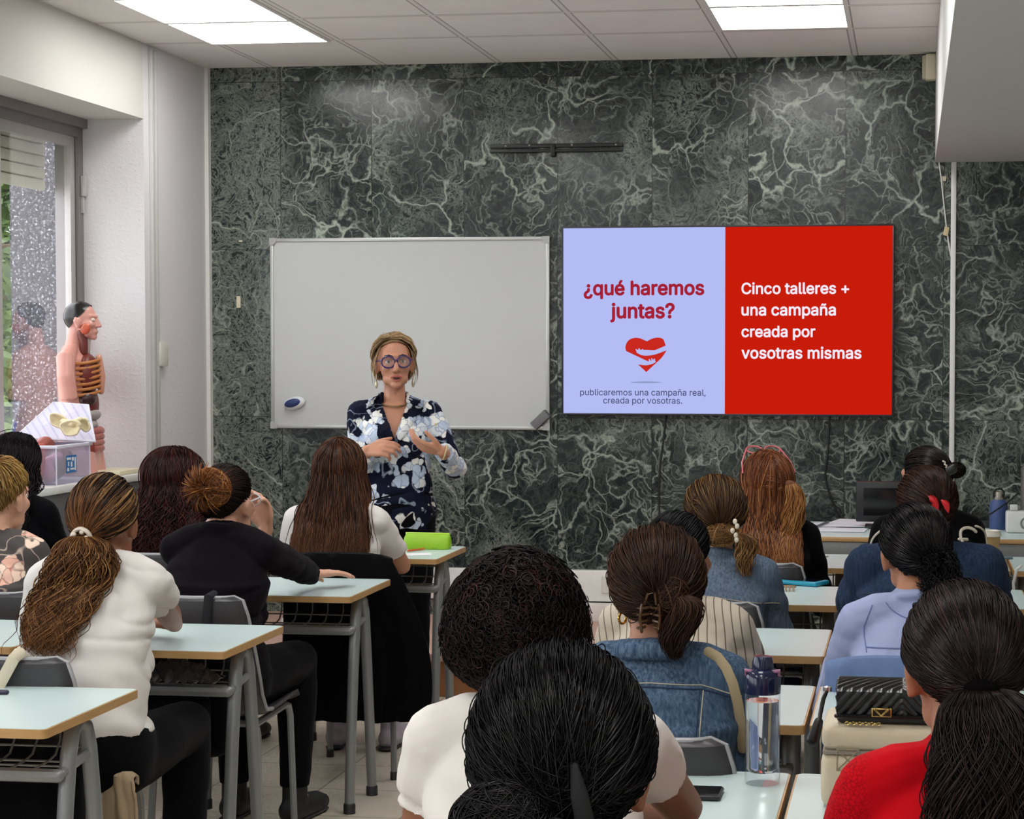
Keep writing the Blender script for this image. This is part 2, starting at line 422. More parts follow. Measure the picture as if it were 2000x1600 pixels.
tree((-6.35, 11.4, -1.), 3.8, 1.1, 9000, 'leafy green tree outside the window, left of the added pier painted with a reflection', 3)
tree((-6.55, 13.9, -1.), 4.2, .9, 8000, 'leafy green tree just behind the nearest one outside the window', 9)
tree((-9.4, 17.2, -1.), 5.2, 2.2, 9000, 'taller green tree further off, behind the leafy one by the window', 5)
# ------------------------------------------------------------------ ceiling lights
def ceiling_light(x, y, label):
    t = thing('ceiling_light', (x, y, ZC), label, 'ceiling light', 'square ceiling light panels')
    f = MB()
    for (a, c) in (((x-.30, y-.30), (x+.30, y-.286)), ((x-.30, y+.286), (x+.30, y+.30)), ((x-.30, y-.286), (x-.286, y+.286)), ((x+.286, y-.286), (x+.30, y+.286))):
        f.b2((a[0], a[1], ZC-.008), (c[0], c[1], ZC-.0005))
    f.build('frame', M_WHITEPL, t, False)
    d = MB(); d.b2((x-.286, y-.286, ZC-.006), (x+.286, y+.286, ZC-.0012)); d.build('diffuser', emit((1, .985, .97), LAMP), t, False)
    return t
ceiling_light(-3.07, 8.83, 'white square ceiling panel light nearest the front wall, over the window side')
ceiling_light(-3.07, 8.225, 'white square ceiling panel light over the window side, one behind the frontmost')
ceiling_light(-.585, 8.74, 'white square ceiling panel light over the television side, nearest the front wall')
for (x, y) in [(-.585, 8.13)]+[(a, c) for a in (-2.46, -.585) for c in (6.33, 5.73, 3.93, 3.33, 1.53, .93, -.87, -1.47)]+[(1.85, .93), (1.85, .33), (1.85, -1.47)]:  # panels added behind the front ones to brighten desks and floor
    ceiling_light(x, y, 'square ceiling panel light added further back to brighten the desks')

# ------------------------------------------------------------------ front wall
WY = D
FONT = None
try:                                                            # the sans-serif that ships with Blender
    import os
    FONT = bpy.data.fonts.load(os.path.join(bpy.utils.system_resource('DATAFILES'), 'fonts', 'Inter.woff2'))
except Exception: FONT = None
def textblock(lines, x, z, size, y, align='LEFT', bold=.0, lead=1.):
    cu = bpy.data.curves.new('text', 'FONT'); cu.body = '\n'.join(lines); cu.size = size; cu.align_x = align; cu.offset = bold
    cu.space_line = lead; cu.resolution_u = 4; cu.extrude = .0004
    if FONT: cu.font = FONT
    o = bpy.data.objects.new('text', cu); COL.objects.link(o)
    me = bpy.data.meshes.new_from_object(o.evaluated_get(bpy.context.evaluated_depsgraph_get()))
    bpy.data.objects.remove(o)
    me.materials.clear(); me.transform(Matrix.Translation((x, y, z)) @ Matrix.Rotation(PI/2, 4, 'X'))
    return me
def text_fit(name, lines, m, parent, px0, px1, pz, y, align, bold, lead, sx=1.):
    """lettering whose widest line runs between two photo columns"""
    x0, x1 = U(px0, pz, Y=y), U(px1, pz, Y=y); wd = (x1-x0).x
    me = textblock(lines, 0, 0, .1, 0, align, 0, lead); w0 = max(v.co.x for v in me.vertices)-min(v.co.x for v in me.vertices)
    s = .1*wd/w0; me = textblock(lines, 0, 0, s, 0, align, 0, lead)
    if bold:                                                    # heavier weight: the outline repeated a little to each side
        bm = bmesh.new()
        for k in range(8):
            c = me.copy(); c.transform(Matrix.Translation((bold*s*math.cos(k*PI/4), 0, bold*s*math.sin(k*PI/4)))); bm.from_mesh(c)
        bm.to_mesh(me); bm.free()
    mn = min(v.co.x for v in me.vertices); me.transform(Matrix.Translation((x0.x-mn, y, x0.z)))
    me.transform(Matrix.Translation((0, 0, 0)))
    return link(name, me, m, parent, False)

# whiteboard
t = thing('whiteboard', (-2.595, WY, 1.174), 'large white dry-erase board with a thin aluminium frame on the green marble wall', 'whiteboard')
x0, x1, z0, z1 = -3.343, -1.85, 1.174, 2.172
b = MB(); b.b2((x0+.012, WY-.018, z0+.012), (x1-.012, WY-.003, z1-.012)); b.build('writing_surface', mat('c2c5c4', .22, var=.02, vs=3.), t, False)
f = MB(); fw = .018
for a, c in (((x0, z0), (x1, z0+fw)), ((x0, z1-fw), (x1, z1)), ((x0, z0+fw), (x0+fw, z1-fw)), ((x1-fw, z0+fw), (x1, z1-fw))):
    f.b2((a[0], WY-.026, a[1]), (c[0], WY-.001, c[1]), .003)
f.build('frame', mat('c6c8c6', .35, .5), t)
for cx, cz in ((x0, z0), (x1, z0), (x0, z1), (x1, z1)):
    sx = 1 if cx == x0 else -1; sz = 1 if cz == z0 else -1
    c = MB(); M = Matrix(((sx, 0, 0, cx), (0, 0, -1, WY-.026), (0, sz, 0, cz), (0, 0, 0, 1)))
    c.prism([(-.002, -.002), (.035, -.002), (.035, .018), (.018, .035), (-.002, .035)], 0, .004, M); c.build('corner_cap', mat('b0b2b2', .4), t)
# magnetic eraser holder and felt eraser stuck on the board
p = U(575, 788, Y=WY-.03); t = thing('magnetic_eraser', p, 'white rounded board eraser with a dark blue oval pad, low on the whiteboard', 'board eraser')
M = Matrix.Translation(p) @ Matrix.Rotation(-.25, 4, 'Y')
b = MB(); b.ell((0, 0, 0), (.060, .024, .034), M.to_3x3(), 24, 12); b.v = [tuple(Vector(v)+p) for v in b.v]; b.build('body', mat('dfe2e6', .35), t)
b = MB(); b.ell((0, 0, 0), (.044, .012, .022), M.to_3x3(), 20, 10); b.v = [tuple(Vector(v)+p+Vector((-.006, -.018, .002))) for v in b.v]; b.build('grip', mat('26386e', .4), t)
p = U(1056, 820, Y=WY-.035); t = thing('felt_eraser', p, 'grey felt board eraser stuck askew on the lower right corner of the whiteboard', 'board eraser')
b = MB(); b.box(p, (.105, .018, .05), 0, 0, -.75, .004); b.build('felt', mat('55575a', .9), t)
b = MB(); b.box(p+Vector((0, -.014, 0)), (.10, .010, .046), 0, 0, -.75, .004); b.build('backing', mat('6d6e70', .7), t)

# television
t = thing('television', (-.94, WY, 1.25), 'big flat television showing a lavender and red slide on the marble wall', 'television')
TY = 9.872; tv = (-1.79, -.083, 1.262, 2.224)
def tx(px, pz=620): return U(px, pz, Y=TY).x
def tz(px, pz): return U(px, pz, Y=TY).z
x0, x1 = tx(1097), tx(1746); z0, z1 = tz(1420, 812), tz(1420, 440)
b = MB(); b.b2((x0, TY+.004, z0), (x1, WY-.012, z1), .006); b.build('body', M_BLACKPL, t)
f = MB(); w = .009
for a, c in (((x0, z0), (x1, z0+w)), ((x0, z1-w), (x1, z1)), ((x0, z0+w), (x0+w, z1-w)), ((x1-w, z0+w), (x1, z1-w))): f.b2((a[0], TY-.004, a[1]), (c[0], TY+.006, c[1]), .001)
f.build('bezel', mat('332c35', .3), t)
sp = tx(1416)
s = MB(); s.quad((x0+w, TY+.002, z0+w), (sp, TY+.002, z0+w), (sp, TY+.002, z1-w), (x0+w, TY+.002, z1-w)); scr = s.build('screen', emit('b3bdf4', 1.0), t, False); scr['label'] = 'lit lavender half of the slide'
s = MB(); s.quad((sp, TY+.002, z0+w), (x1-w, TY+.002, z0+w), (x1-w, TY+.002, z1-w), (sp, TY+.002, z1-w)); s2 = s.build('slide_panel', emit('c81c0a', 1.0), t, False); s2['label'] = 'lit red half of the slide'
TT = TY-.0005
text_fit('title_lettering', ['¿qué haremos'], emit('a51f33'), t, 1140, 1373, 576, TT, 'LEFT', .026, 1.)
text_fit('title_lettering', ['juntas?'], emit('a51f33'), t, 1192, 1315, 621, TT, 'LEFT', .026, 1.)
wht = emit('f4ecfa')
for tx_, a, c, pz in (('Cinco talleres +', 1448, 1657, 574), ('una campaña', 1448, 1631, 616), ('creada por', 1448, 1591, 658), ('vosotras mismas', 1448, 1681, 700)):
    text_fit('slide_lettering', [tx_], wht, t, a, c, pz, TT, 'LEFT', .018, 1.)
for tx_, a, c, pz in (('publicaremos una campaña real,', 1133, 1378, 772), ('creada por vosotras.', 1178, 1332, 788)):
    text_fit('caption_lettering', [tx_], emit('4d4f77'), t, a, c, pz, TT, 'LEFT', .006, 1.)
# hugging heart on the slide
def slide_poly(name, pts, m, dy):
    me = MB(); P = [U(px, pz, Y=TY-dy) for px, pz in pts]
    bm = bmesh.new(); vs = [bm.verts.new(q) for q in P]; fc = bm.faces.new(vs); bmesh.ops.triangulate(bm, faces=[fc])
    d = bpy.data.meshes.new(name); bm.to_mesh(d); bm.free(); return link(name, d, m, t, False)
def spline(pts, n=8, closed=True):
    out = []; N = len(pts); P = [Vector((p[0], p[1], 0)) for p in pts]
    for i in range(N if closed else N-1):
        a, b_, c, d = (P[(i-1) % N], P[i], P[(i+1) % N], P[(i+2) % N]) if closed else (P[max(i-1, 0)], P[i], P[i+1], P[min(i+2, N-1)])
        for k in range(n):
            u = k/n; out.append(.5*((2*b_)+(-a+c)*u+(2*a-5*b_+4*c-d)*u*u+(-a+3*b_-3*c+d)*u**3))
    if not closed: out.append(P[-1])
    return [(q.x, q.y) for q in out]
hx = lambda x, y: (1050+x*.375, 400+y*.375)
heart = [hx(*q) for q in spline([(563, 715), (545, 700), (510, 693), (475, 705), (458, 735), (463, 765), (490, 800), (530, 838), (566, 872)], 5, False)]+[hx(*q) for q in spline([(566, 872), (600, 840), (645, 798), (668, 765), (672, 755)], 5, False)]+[hx(*q) for q in spline([(668, 735), (655, 720), (656, 702), (630, 692), (595, 698), (563, 715)], 5, False)]
slide_poly('heart', heart, emit('c8281e'), .0002)
lav = emit('b3bdf4')
def band(name, c, w0, w1):
    P = spline(c, 8, False); L = []; Rr = []
    for i, q in enumerate(P):
        a, b_ = P[max(i-1, 0)], P[min(i+1, len(P)-1)]; d = Vector((b_[0]-a[0], b_[1]-a[1])).normalized(); w_ = w0+(w1-w0)*i/(len(P)-1)
        L.append(hx(q[0]-d.y*w_, q[1]+d.x*w_)); Rr.append(hx(q[0]+d.y*w_, q[1]-d.x*w_))
    slide_poly(name, L+Rr[::-1], lav, .0004)
band('hugging_arm', [(688, 738), (655, 752), (600, 772), (550, 776), (518, 762)], 13, 8)
band('hugging_arm', [(455, 772), (500, 812), (555, 826), (590, 822), (612, 812)], 12, 8)
for q in ([(520, 765), (512, 752)], [(532, 766), (528, 748)], [(545, 768), (546, 752)], [(588, 818), (580, 805)], [(598, 815), (594, 800)], [(608, 812), (608, 802)]): band('hugging_finger', q, 4, 3)
slide_poly('heart_shadow', [hx(*q) for q in spline([(480, 926), (530, 921), (600, 921), (650, 926), (600, 929), (530, 929)], 4)], emit('8f97c8'), .0003)

# empty black wall bracket above the board
a, c, m_ = U(957, 292, Y=WY-.02), U(1216, 290, Y=WY-.02), U(1080, 294, Y=WY-.02)
t = thing('wall_bracket', m_, 'empty black metal bracket bar screwed high on the marble between board and television', 'wall bracket')
b = MB(); b.b2((a.x, WY-.022, a.z+.006), (c.x, WY-.003, a.z+.026), .002); b.b2((a.x, WY-.03, a.z-.018), (c.x, WY-.003, a.z-.002), .002); b.build('bar', M_BLACKPL, t)
b = MB(); b.b2((m_.x-.012, WY-.034, m_.z-.03), (m_.x+.012, WY-.002, m_.z+.034), .003); b.build('clasp', M_BLACKPL, t)
for k in (.12, .3, .62, .95):
    b = MB(); x = a.x+(c.x-a.x)*k; b.ell((x, WY-.023, a.z+(.018 if k in (.3, .62) else .016)), (.005, .004, .005)); b.build('screw', M_ALU_L, t)
# alarm box, stickers, conduit and cables
p = U(1818, 132, Y=WY-.04); t = thing('alarm_box', p, 'small cream plastic alarm box high on the marble under the ceiling', 'alarm box')
b = MB(); b.box(p, (.055, .075, .13), r=.012, seg=3); b.build('body', M_CREAM, t)
b = MB(); b.box(p+Vector((-.032, 0, 0)), (.022, .06, .12), r=.01, seg=3); b.build('lens', mat('b9b49c', .3), t)
for (px, pz, sx, sz, lb) in ((466, 590, .022, .062, 'narrow cream sticker on the marble left of the whiteboard'), (470, 471, .020, .008, 'tiny white paint chip on the marble above left of the whiteboard'), (1843, 349, .024, .024, 'small square cream cable clip below the ceiling duct')):
    p = U(px, pz, Y=WY-.004); o = MB().box(p, (sx, .006, sz), r=.001).build('sticker' if sx < .024 else 'cable_clip', M_CREAM); tag(o, lb, 'sticker' if sx < .024 else 'cable clip')
p = U(1861, 600, Y=WY-.02)
o = MB().b2((p.x-.013, WY-.026, .2), (p.x+.013, WY-.001, 2.528), .004).build('conduit', M_WHITEPL); tag(o, 'straight white conduit running down the marble to the right of the television', 'conduit')
pts = [U(*q, Y=WY-.012) for q in ((1834, 318), (1838, 345), (1843, 395), (1848, 440), (1852, 470), (1857, 500))]
t = thing('thin_cable', pts[0], 'thin white cable hanging from the duct with a small cream connector', 'cable')
MB().tube(pts, .0035, 6).build('wire', M_WHITEPL, t)
q = U(1848, 452, Y=WY-.014); MB().box(q, (.024, .018, .045), ry=.2, r=.003).build('connector', mat('d8c49a', .5), t)
for nm, pp, lb in (('power_cable', ((1300, 812), (1297, 850), (1290, 905), (1287, 960), (1288, 1010)), 'thin black cable hanging under the lavender side of the television'),
                   ('power_cable', ((1620, 812), (1617, 880), (1612, 930), (1624, 975), (1641, 1012), (1647, 1024)), 'black cable curving from under the red side of the television to the table')):
    pts = [U(*q, Y=WY-.012) for q in spline(pp, 5, False)]
    if '1641' in str(pp): pts[-5:] = [pts[-5+i]+Vector((0, -.08*(i+1), 0)) for i in range(5)]
    o = MB().tube(pts, .005, 6).build(nm, M_BLACKPL); tag(o, lb, 'cable')
# white cable trunking with sockets low on the front wall
t = thing('cable_trunking', (-1.6, WY, .27), 'long white box trunking with power sockets low along the marble wall', 'trunking')
b = MB(); b.b2((-3.0, WY-.05, .29), (.1, WY-.001, .45), .004); b.build('casing', M_WHITEPL, t)
for x in (-1.53, -1.40):
    b = MB(); b.b2((x-.045, WY-.062, .335), (x+.045, WY-.049, .425), .006); s = b.build('socket', mat('d8d6cc', .4), t)
    b = MB(); b.ell((x+.012, WY-.063, .40), (.006, .003, .006)); b.ell((x+.012, WY-.063, .365), (.006, .003, .006)); b.build('pin_hole', M_BLACKPL, s, off=None)
b = MB(); b.b2((-1.66, WY-.16, .20), (-1.42, WY-.05, .285), .004); tag(b.build('papers_box', mat('dad5cf', .6)), 'small white carton on the platform under the wall sockets', 'carton')
# conduit on the corner pier with a junction box
z = ZC-.02; y = 9.165
o = MB().b2((XL, y-.035, .99), (XL+.018, y-.010, z), .002).b2((XL, y+.004, .99), (XL+.022, y+.030, z), .002).build('corner_conduit', mat('c3c3c0', .5)); tag(o, 'double white conduit running up the pier beside the window', 'conduit')
b = MB(); b.b2((XL, 9.185, 1.505), (XL+.03, 9.285, 1.625), .004); tag(b.build('junction_box', mat('d2cfc4', .5)), 'small cream junction box on the pier conduit', 'junction box')

# ------------------------------------------------------------------ desks and chairs
def laminate():
    t = NT('pale_laminate'); v = t.coord(); n = t.noise(v, 2.5, 3.).outputs[0]
    t.base(t.mix(n, lin('bcd0d0'), lin('c8dada'))); t.set(Roughness=.3); return t.m
def beech():
    t = NT('beech_edge'); v = t.coord(); n = t.noise(t.vmath('MULTIPLY', v, (3., 3., 60.)), 4., 4., .6).outputs[0]
    t.base(t.mix(n, lin('9c7647'), lin('cfa872'))); t.set(Roughness=.4); return t.m
M_LAM, M_BEECH = laminate(), beech(); M_FRAME = mat('85888a', .35, .25, var=.05); M_WIRE = mat('7d7f80', .4, .3); M_SHELL = mat('39373a', .42, var=.05); M_RIM = mat('9c9da0', .4)
DW, DD, DH = .60, .52, .76
def make_desk():
    """origin on the floor under the middle of the side the pupil sits at; +y towards the front wall"""
    t = thing('school_desk', (0, 0, 0), None, 'desk', 'school desks in rows')
    n = 5; r = .012
    def rr(hw, y0, y1, r):
        P = []
        for cx, cy, a0 in ((hw-r, y1-r, 0), (-hw+r, y1-r, PI/2), (-hw+r, y0+r, PI), (hw-r, y0+r, 1.5*PI)):
            for k in range(n): a = a0+PI/2*k/(n-1); P.append((cx+r*math.cos(a), cy+r*math.sin(a)))
        return P
    MB().prism(rr(DW/2, 0, DD, .016), DH-.021, DH-.001).build('edge', M_BEECH, t)
    MB().prism(rr(DW/2-.004, .004, DD-.004, .013), DH-.0015, DH).build('top', M_LAM, t)
    for sx in (-1, 1):
        x = sx*(DW/2-.045); g = MB(); yc = DD/2+.01
        for sy in (-1, 1):
            pts = [(x, yc+sy*.005, DH-.035), (x, yc+sy*.035, DH-.05), (x, yc+sy*.055, DH-.10), (x, yc+sy*.085, DH-.28), (x, yc+sy*.115, DH-.5), (x, yc+sy*.14, .02)]
            l = MB(); l.tube(pts, [.016, .0185, .019, .0185, .018, .017], 10); l.build('leg', M_FRAME, t)
            f = MB(); f.lathe([(.0, .0), (.021, 0), (.021, .03), (.018, .035), (.0, .035)], (x, yc+sy*.14, 0), 12); f.build('foot_cap', M_DARKPL, t)
        s = MB(); s.tube([(x, yc-.09, DH-.135), (x, yc+.06, DH-.115)], .011, 8); s.build('side_strut', M_FRAME, t)
    c = MB(); y = yc-.105; z = DH-.138
    c.tube([(-DW/2+.05, y, z), (DW/2-.05, y, z)], .016, 8); c.build('crossbar', M_FRAME, t)
    rail = MB(); rail.tube([(-DW/2+.05, yc+.02, DH-.03), (DW/2-.05, yc+.02, DH-.03)], .013, 8); rail.build('top_rail', M_FRAME, t)
    w = MB()
    for k in range(9):
        x = -DW/2+.075+k*(DW-.15)/8
        w.tube([(x, y+.01, z+.0), (x, y+.13, z+.004), (x, y+.17, z+.012), (x, y+.195, z+.04), (x, y+.20, DH-.03)], .0028, 5)
    for (yy, zz) in ((y+.05, z+.001), (y+.09, z+.002), (y+.13, z+.004), (y+.185, z+.028), (y+.20, z+.07), (y+.20, DH-.04)):
        w.tube([(-DW/2+.06, yy, zz), (DW/2-.06, yy, zz)], .0028, 5)
    w.build('wire_basket', M_WIRE, t)
    return t
def make_chair():
    """origin on the floor under the backrest; +y is the way the sitter faces"""
    t = thing('school_chair', (0, 0, 0), None, 'chair', 'grey shell school chairs')
    prof = [(-.035, .826), (-.042, .815), (-.036, .77), (-.022, .70), (-.008, .63), (.004, .57), (.012, .52), (.028, .478), (.06, .454), (.11, .447), (.20, .449), (.30, .455), (.37, .460), (.40, .455), (.412, .44)]
    def hw(i):
        y, z = prof[i]
        if i <= 6: return [.120, .150, .163, .172, .180, .186, .190][i]
        return .196 if i < 13 else .188
    nu = 15; vs = []; fs = []
    for i, (y, z) in enumerate(prof):
        for j in range(nu):
            u = j/(nu-1)*2-1; w = hw(i)
            e = max(0, abs(u)-.72)/.28
            curl = .022*e*e
            if i <= 7: p = Vector((u*w, y+curl+.012*(1-abs(u))*-1, z))
            else: p = Vector((u*w, y, z+curl*.7-.006*(1-u*u)))
            vs.append(p)
    for i in range(len(prof)-1):
        for j in range(nu-1): fs.append((i*nu+j, i*nu+j+1, (i+1)*nu+j+1, (i+1)*nu+j))
    m = MB(); m.add(vs, fs); o = m.build('shell', M_SHELL, t)
    md = o.modifiers.new('thick', 'SOLIDIFY'); md.thickness = .009; md.offset = 0
    me = bpy.data.meshes.new_from_object(o.evaluated_get(bpy.context.evaluated_depsgraph_get())); o.modifiers.clear(); o.data = me
    def at(i, j): return vs[i*nu+j]
    rim = [at(i, 0) for i in range(9, -1, -1)]+[at(0, j) for j in range(1, nu-1)]+[at(i, nu-1) for i in range(0, 10)]
    r = MB(); r.tube(rim, .0068, 8); r.build('rim', M_RIM, t)
    for sx in (-1, 1):
        x = sx*.165; l = MB()
        l.tube([(x, .03, .424), (x, .20, .430), (x, .335, .434), (x, .365, .425), (x+sx*.002, .378, .39), (x+sx*.010, .39, .015)], .0115, 8); l.build('leg', M_FRAME, t)
        f = MB(); f.lathe([(0, 0), (.015, 0), (.014, .03), (0, .03)], (x+sx*.010, .39, 0), 10); f.build('foot_cap', M_DARKPL, t)
        l = MB(); l.tube([(x-sx*.16, .075, .420), (x-sx*.03, .075, .420), (x-sx*.006, .070, .412), (x, .064, .385), (x+sx*.012, .03, .015)], .0115, 8); l.build('leg', M_FRAME, t)
        f = MB(); f.lathe([(0, 0), (.015, 0), (.014, .03), (0, .03)], (x+sx*.012, .03, 0), 10); f.build('foot_cap', M_DARKPL, t)
    return t
LX, LY = -1.845-.30, {1: 3.955, 2: 5.06, 3: 6.265, 4: 7.46}
RXA, RXB, RXC, RY = -.225-.30, .085, .705, {1: 3.235, 2: 4.235, 3: 5.215, 4: 6.275, 5: 7.375}
desk0 = make_desk(); _first = [desk0]
def desk(x, y, label, dz=0):
    if _first: o = _first.pop(); o.location = (x, y, 0); o['label'] = label
    else: o = copy_tree(desk0, (x, y, 0), 0, label)
    return o
desk(LX, LY[1], 'pale-topped school desk nearest the camera in the left block, its right corner free')
desk(LX-.625, LY[1], 'pale-topped school desk at the left edge, joined to the nearest left desk')
desk(LX, LY[2], 'pale-topped school desk where the woman with the streaked ponytail sits')
desk(LX-.605, LY[2], 'pale-topped school desk joined on the left to the one of the streaked ponytail woman')
desk(LX, LY[3], 'pale-topped school desk where the woman in the black cardigan rests her arm')
desk(LX-.615, LY[3], 'pale-topped school desk where the blonde woman in the flowered top sits')
desk(LX, LY[4], 'pale-topped school desk with the lime green pencil case on it')
desk(LX-.615, LY[4], 'pale-topped school desk before the woman with long dark red curls')
desk(LX-1.25, LY[4], 'pale-topped school desk by the window ledge before the black-haired woman')
desk(RXA, RY[1], 'pale-topped school desk carrying the clear water bottle and black phone')
desk(RXB, RY[1], 'pale-topped school desk carrying the beige vanity case')
desk(RXA, RY[2], 'pale-topped school desk of the woman in the blue denim jacket, behind the bottle')
desk(RXB, RY[2], 'pale-topped school desk just beyond the black quilted handbag')
desk(RXC, RY[2], 'pale-topped school desk at the right edge with a white sheet on it')
desk(RXA, RY[3], 'empty pale school desk beside the woman in the ribbed beige top')
desk(RXB, RY[3], 'pale-topped school desk of the woman in the light blue blouse')
desk(RXA, RY[4], 'pale-topped school desk carrying the turquoise phone')
desk(RXB, RY[4], 'pale-topped school desk of the broad woman in dark denim')
desk(RXC, RY[4], 'pale-topped school desk at the right edge beyond the dark denim shoulder')
desk(RXA, RY[5], 'pale-topped school desk with keys, beside the woman with long red hair')
desk(RXB-.01, RY[5], 'pale-topped school desk with the paper coffee cup')
desk(RXC-.02, RY[5], 'pale-topped school desk at the right edge behind the coffee cup')
chair0 = make_chair(); _firstc = [chair0]
def chair(x, y, label, rz=0.):
    if _firstc: o = _firstc.pop(); o.location = (x, y, 0); o.rotation_euler = (0, 0, rz); o['label'] = label
    else: o = copy_tree(chair0, (x, y, 0), rz, label)
    return o
chair(LX-.04, LY[2]-.55, 'dark grey shell chair with a cream strap over its back, under the streaked ponytail woman')
chair(LX-.02, LY[3]-.55, 'dark grey shell chair under the woman in the black cardigan')
chair(LX+.09, LY[4]-.56, 'dark grey shell chair with a black coat hung over its back')
chair(LX-.70, LY[3]-.55, 'dark grey shell chair under the blonde woman in the flowered top')
chair(LX-.64, LY[4]-.55, 'dark grey shell chair under the woman with long dark red curls')
chair(LX-1.27, LY[4]-.55, 'dark grey shell chair under the black-haired woman by the window')
chair(-.60, RY[1]-.56, 'dark grey shell chair under the woman with big black curls')
chair(-.33, RY[1]-1.62, 'dark grey shell chair under the black-haired woman closest to the camera')
chair(.10, RY[1]-.60, 'dark grey shell chair under the woman in red')
chair(-.50, RY[2]-.49, 'dark grey shell chair behind the woman in the blue denim jacket')
chair(-.55, RY[3]-.55, 'dark grey shell chair under the woman in the ribbed beige top')
chair(0., RY[3]-.47, 'dark grey shell chair with a light blue jacket over its back')
chair(-.60, RY[4]-.48, 'dark grey shell chair under the woman in the faded denim jacket')
chair(.045, RY[4]-.55, 'dark grey shell chair under the broad woman in dark denim')
chair(-.53, RY[5]-.48, 'dark grey shell chair under the woman with long red hair')
chair(.05, RY[5]-.55, 'dark grey shell chair under the woman with the cream patterned black top')

# teacher's table by the front wall
t = thing('teacher_table', (.35, 8.64, 0), 'long pale-topped teacher table with wooden edge before the marble wall', 'table')
x0, x1, y0, y1 = -.80, 1.25, 8.645, 9.42
MB().b2((x0, y0, .738), (x1, y1, .758), .004).build('edge', M_BEECH, t)
MB().b2((x0+.006, y0+.006, .7575), (x1-.006, y1-.006, .760), .001).build('top', M_LAM, t)
MB().b2((x0+.04, y0+.02, .66), (x1-.04, y0+.05, .737), .004).build('apron', M_FRAME, t)
for x in (x0+.06, x1-.06):
    for y in (y0+.08, y1-.08): MB().b2((x-.02, y-.02, 0), (x+.02, y+.02, .738), .004).build('leg', M_FRAME, t)
# ------------------------------------------------------------------ people
def fuse(name, mb, voxel, smooth=6, fac=.5, decim=0):
    """one continuous skin over overlapping shapes"""
    me = mb.mesh('tmp'); bm = bmesh.new(); bm.from_mesh(me); bmesh.ops.recalc_face_normals(bm, faces=bm.faces); bm.to_mesh(me); bm.free()
    o = bpy.data.objects.new('tmp', me); COL.objects.link(o)
    r = o.modifiers.new('r', 'REMESH'); r.mode = 'VOXEL'; r.voxel_size = voxel; r.adaptivity = 0
    if smooth: s = o.modifiers.new('s', 'SMOOTH'); s.factor = fac; s.iterations = smooth
    out = bpy.data.meshes.new_from_object(o.evaluated_get(bpy.context.evaluated_depsgraph_get()))
    bpy.data.objects.remove(o); bpy.data.meshes.remove(me); out.name = name
    return out
def get_co(me):
    a = np.empty(len(me.vertices)*3, np.float32); me.vertices.foreach_get('co', a); return a.reshape(-1, 3)
def set_co(me, a): me.vertices.foreach_set('co', np.ascontiguousarray(a, np.float32).ravel()); me.update()
def wrinkle(me, fn):
    """move the surface along its normals by fn(point)"""
    co = get_co(me); no = np.array([v.normal for v in me.vertices], np.float32)
    d = np.array([fn(Vector(p)) for p in co], np.float32); set_co(me, co+no*d[:, None])
def bvh_of(me):
    return BVHTree.FromPolygons([v.co.copy() for v in me.vertices], [p.vertices[:] for p in me.polygons])

def skin_mat(col):
    t = NT('skin'); v = t.coord(); c = lin(col); n = t.noise(v, 14., 3.).outputs[0]
    t.base(t.mix(n, tuple(x*.86 for x in c[:3])+(1,), (min(1, c[0]*1.12), c[1]*1.05, c[2]*1.05, 1)))
    t.set(Roughness=.5); t.b.inputs['Subsurface Weight'].default_value = .08; t.b.inputs['Subsurface Radius'].default_value = (.02, .008, .004)
    t.bump(t.noise(v, 180., 2.).outputs[0], .08, .002); return t.m
def cloth_mat(col, rough=.85, weave=350., bump=.12, var=.08, extra=None):
    t = NT('cloth'); v = t.coord(); c = lin(col); n = t.noise(v, 9., 4.).outputs[0]
    a = t.mix(n, tuple(x*(1-var) for x in c[:3])+(1,), tuple(min(1, x*(1+var)) for x in c[:3])+(1,))
    if extra: a = extra(t, v, a)
    t.base(a); t.set(Roughness=rough); t.b.inputs['Sheen Weight'].default_value = .03
    t.b.inputs['Specular IOR Level'].default_value = .02
    t.bump(t.noise(v, weave, 2.).outputs[0], bump, .003); return t.m

def head_shapes(mb, C, M, s=1., ears=True, face=True):
    """skull, face, nose, chin, ears in the head frame (x right, y forward, z up)"""
    def E(c, r): mb.ell(C+M @ (Vector(c)*s), [x*s for x in r], M, 18, 12)
    E((0, -.012, .028), (.074, .093, .086)); E((0, .020, -.015), (.065, .070, .076)); E((0, .034, -.062), (.044, .052, .048))
    E((0, .066, -.092), (.024, .022, .019))
    for k in (-1, 1):
        E((k*.037, .058, -.018), (.023, .026, .024)); E((k*.036, .022, -.068), (.020, .042, .026))
        if ears:
            E((k*.074, -.004, -.010), (.013, .018, .032)); E((k*.082, -.014, .002), (.008, .017, .022)); E((k*.078, -.004, -.034), (.008, .010, .010))
    T = lambda pts, r: mb.tube([C+M @ (Vector(p)*s) for p in pts], [x*s for x in r], 10)
    T([(0, .084, .016), (0, .097, -.008), (0, .106, -.026)], [.009, .0105, .0125])
    E((.011, .095, -.030), (.009, .011, .008)); E((-.011, .095, -.030), (.009, .011, .008))
    T([(-.046, .066, .030), (-.02, .080, .029), (.02, .080, .029), (.046, .066, .030)], [.010, .012, .012, .010])
    E((0, .080, -.058), (.026, .014, .009)); E((0, .079, -.068), (.023, .013, .009))

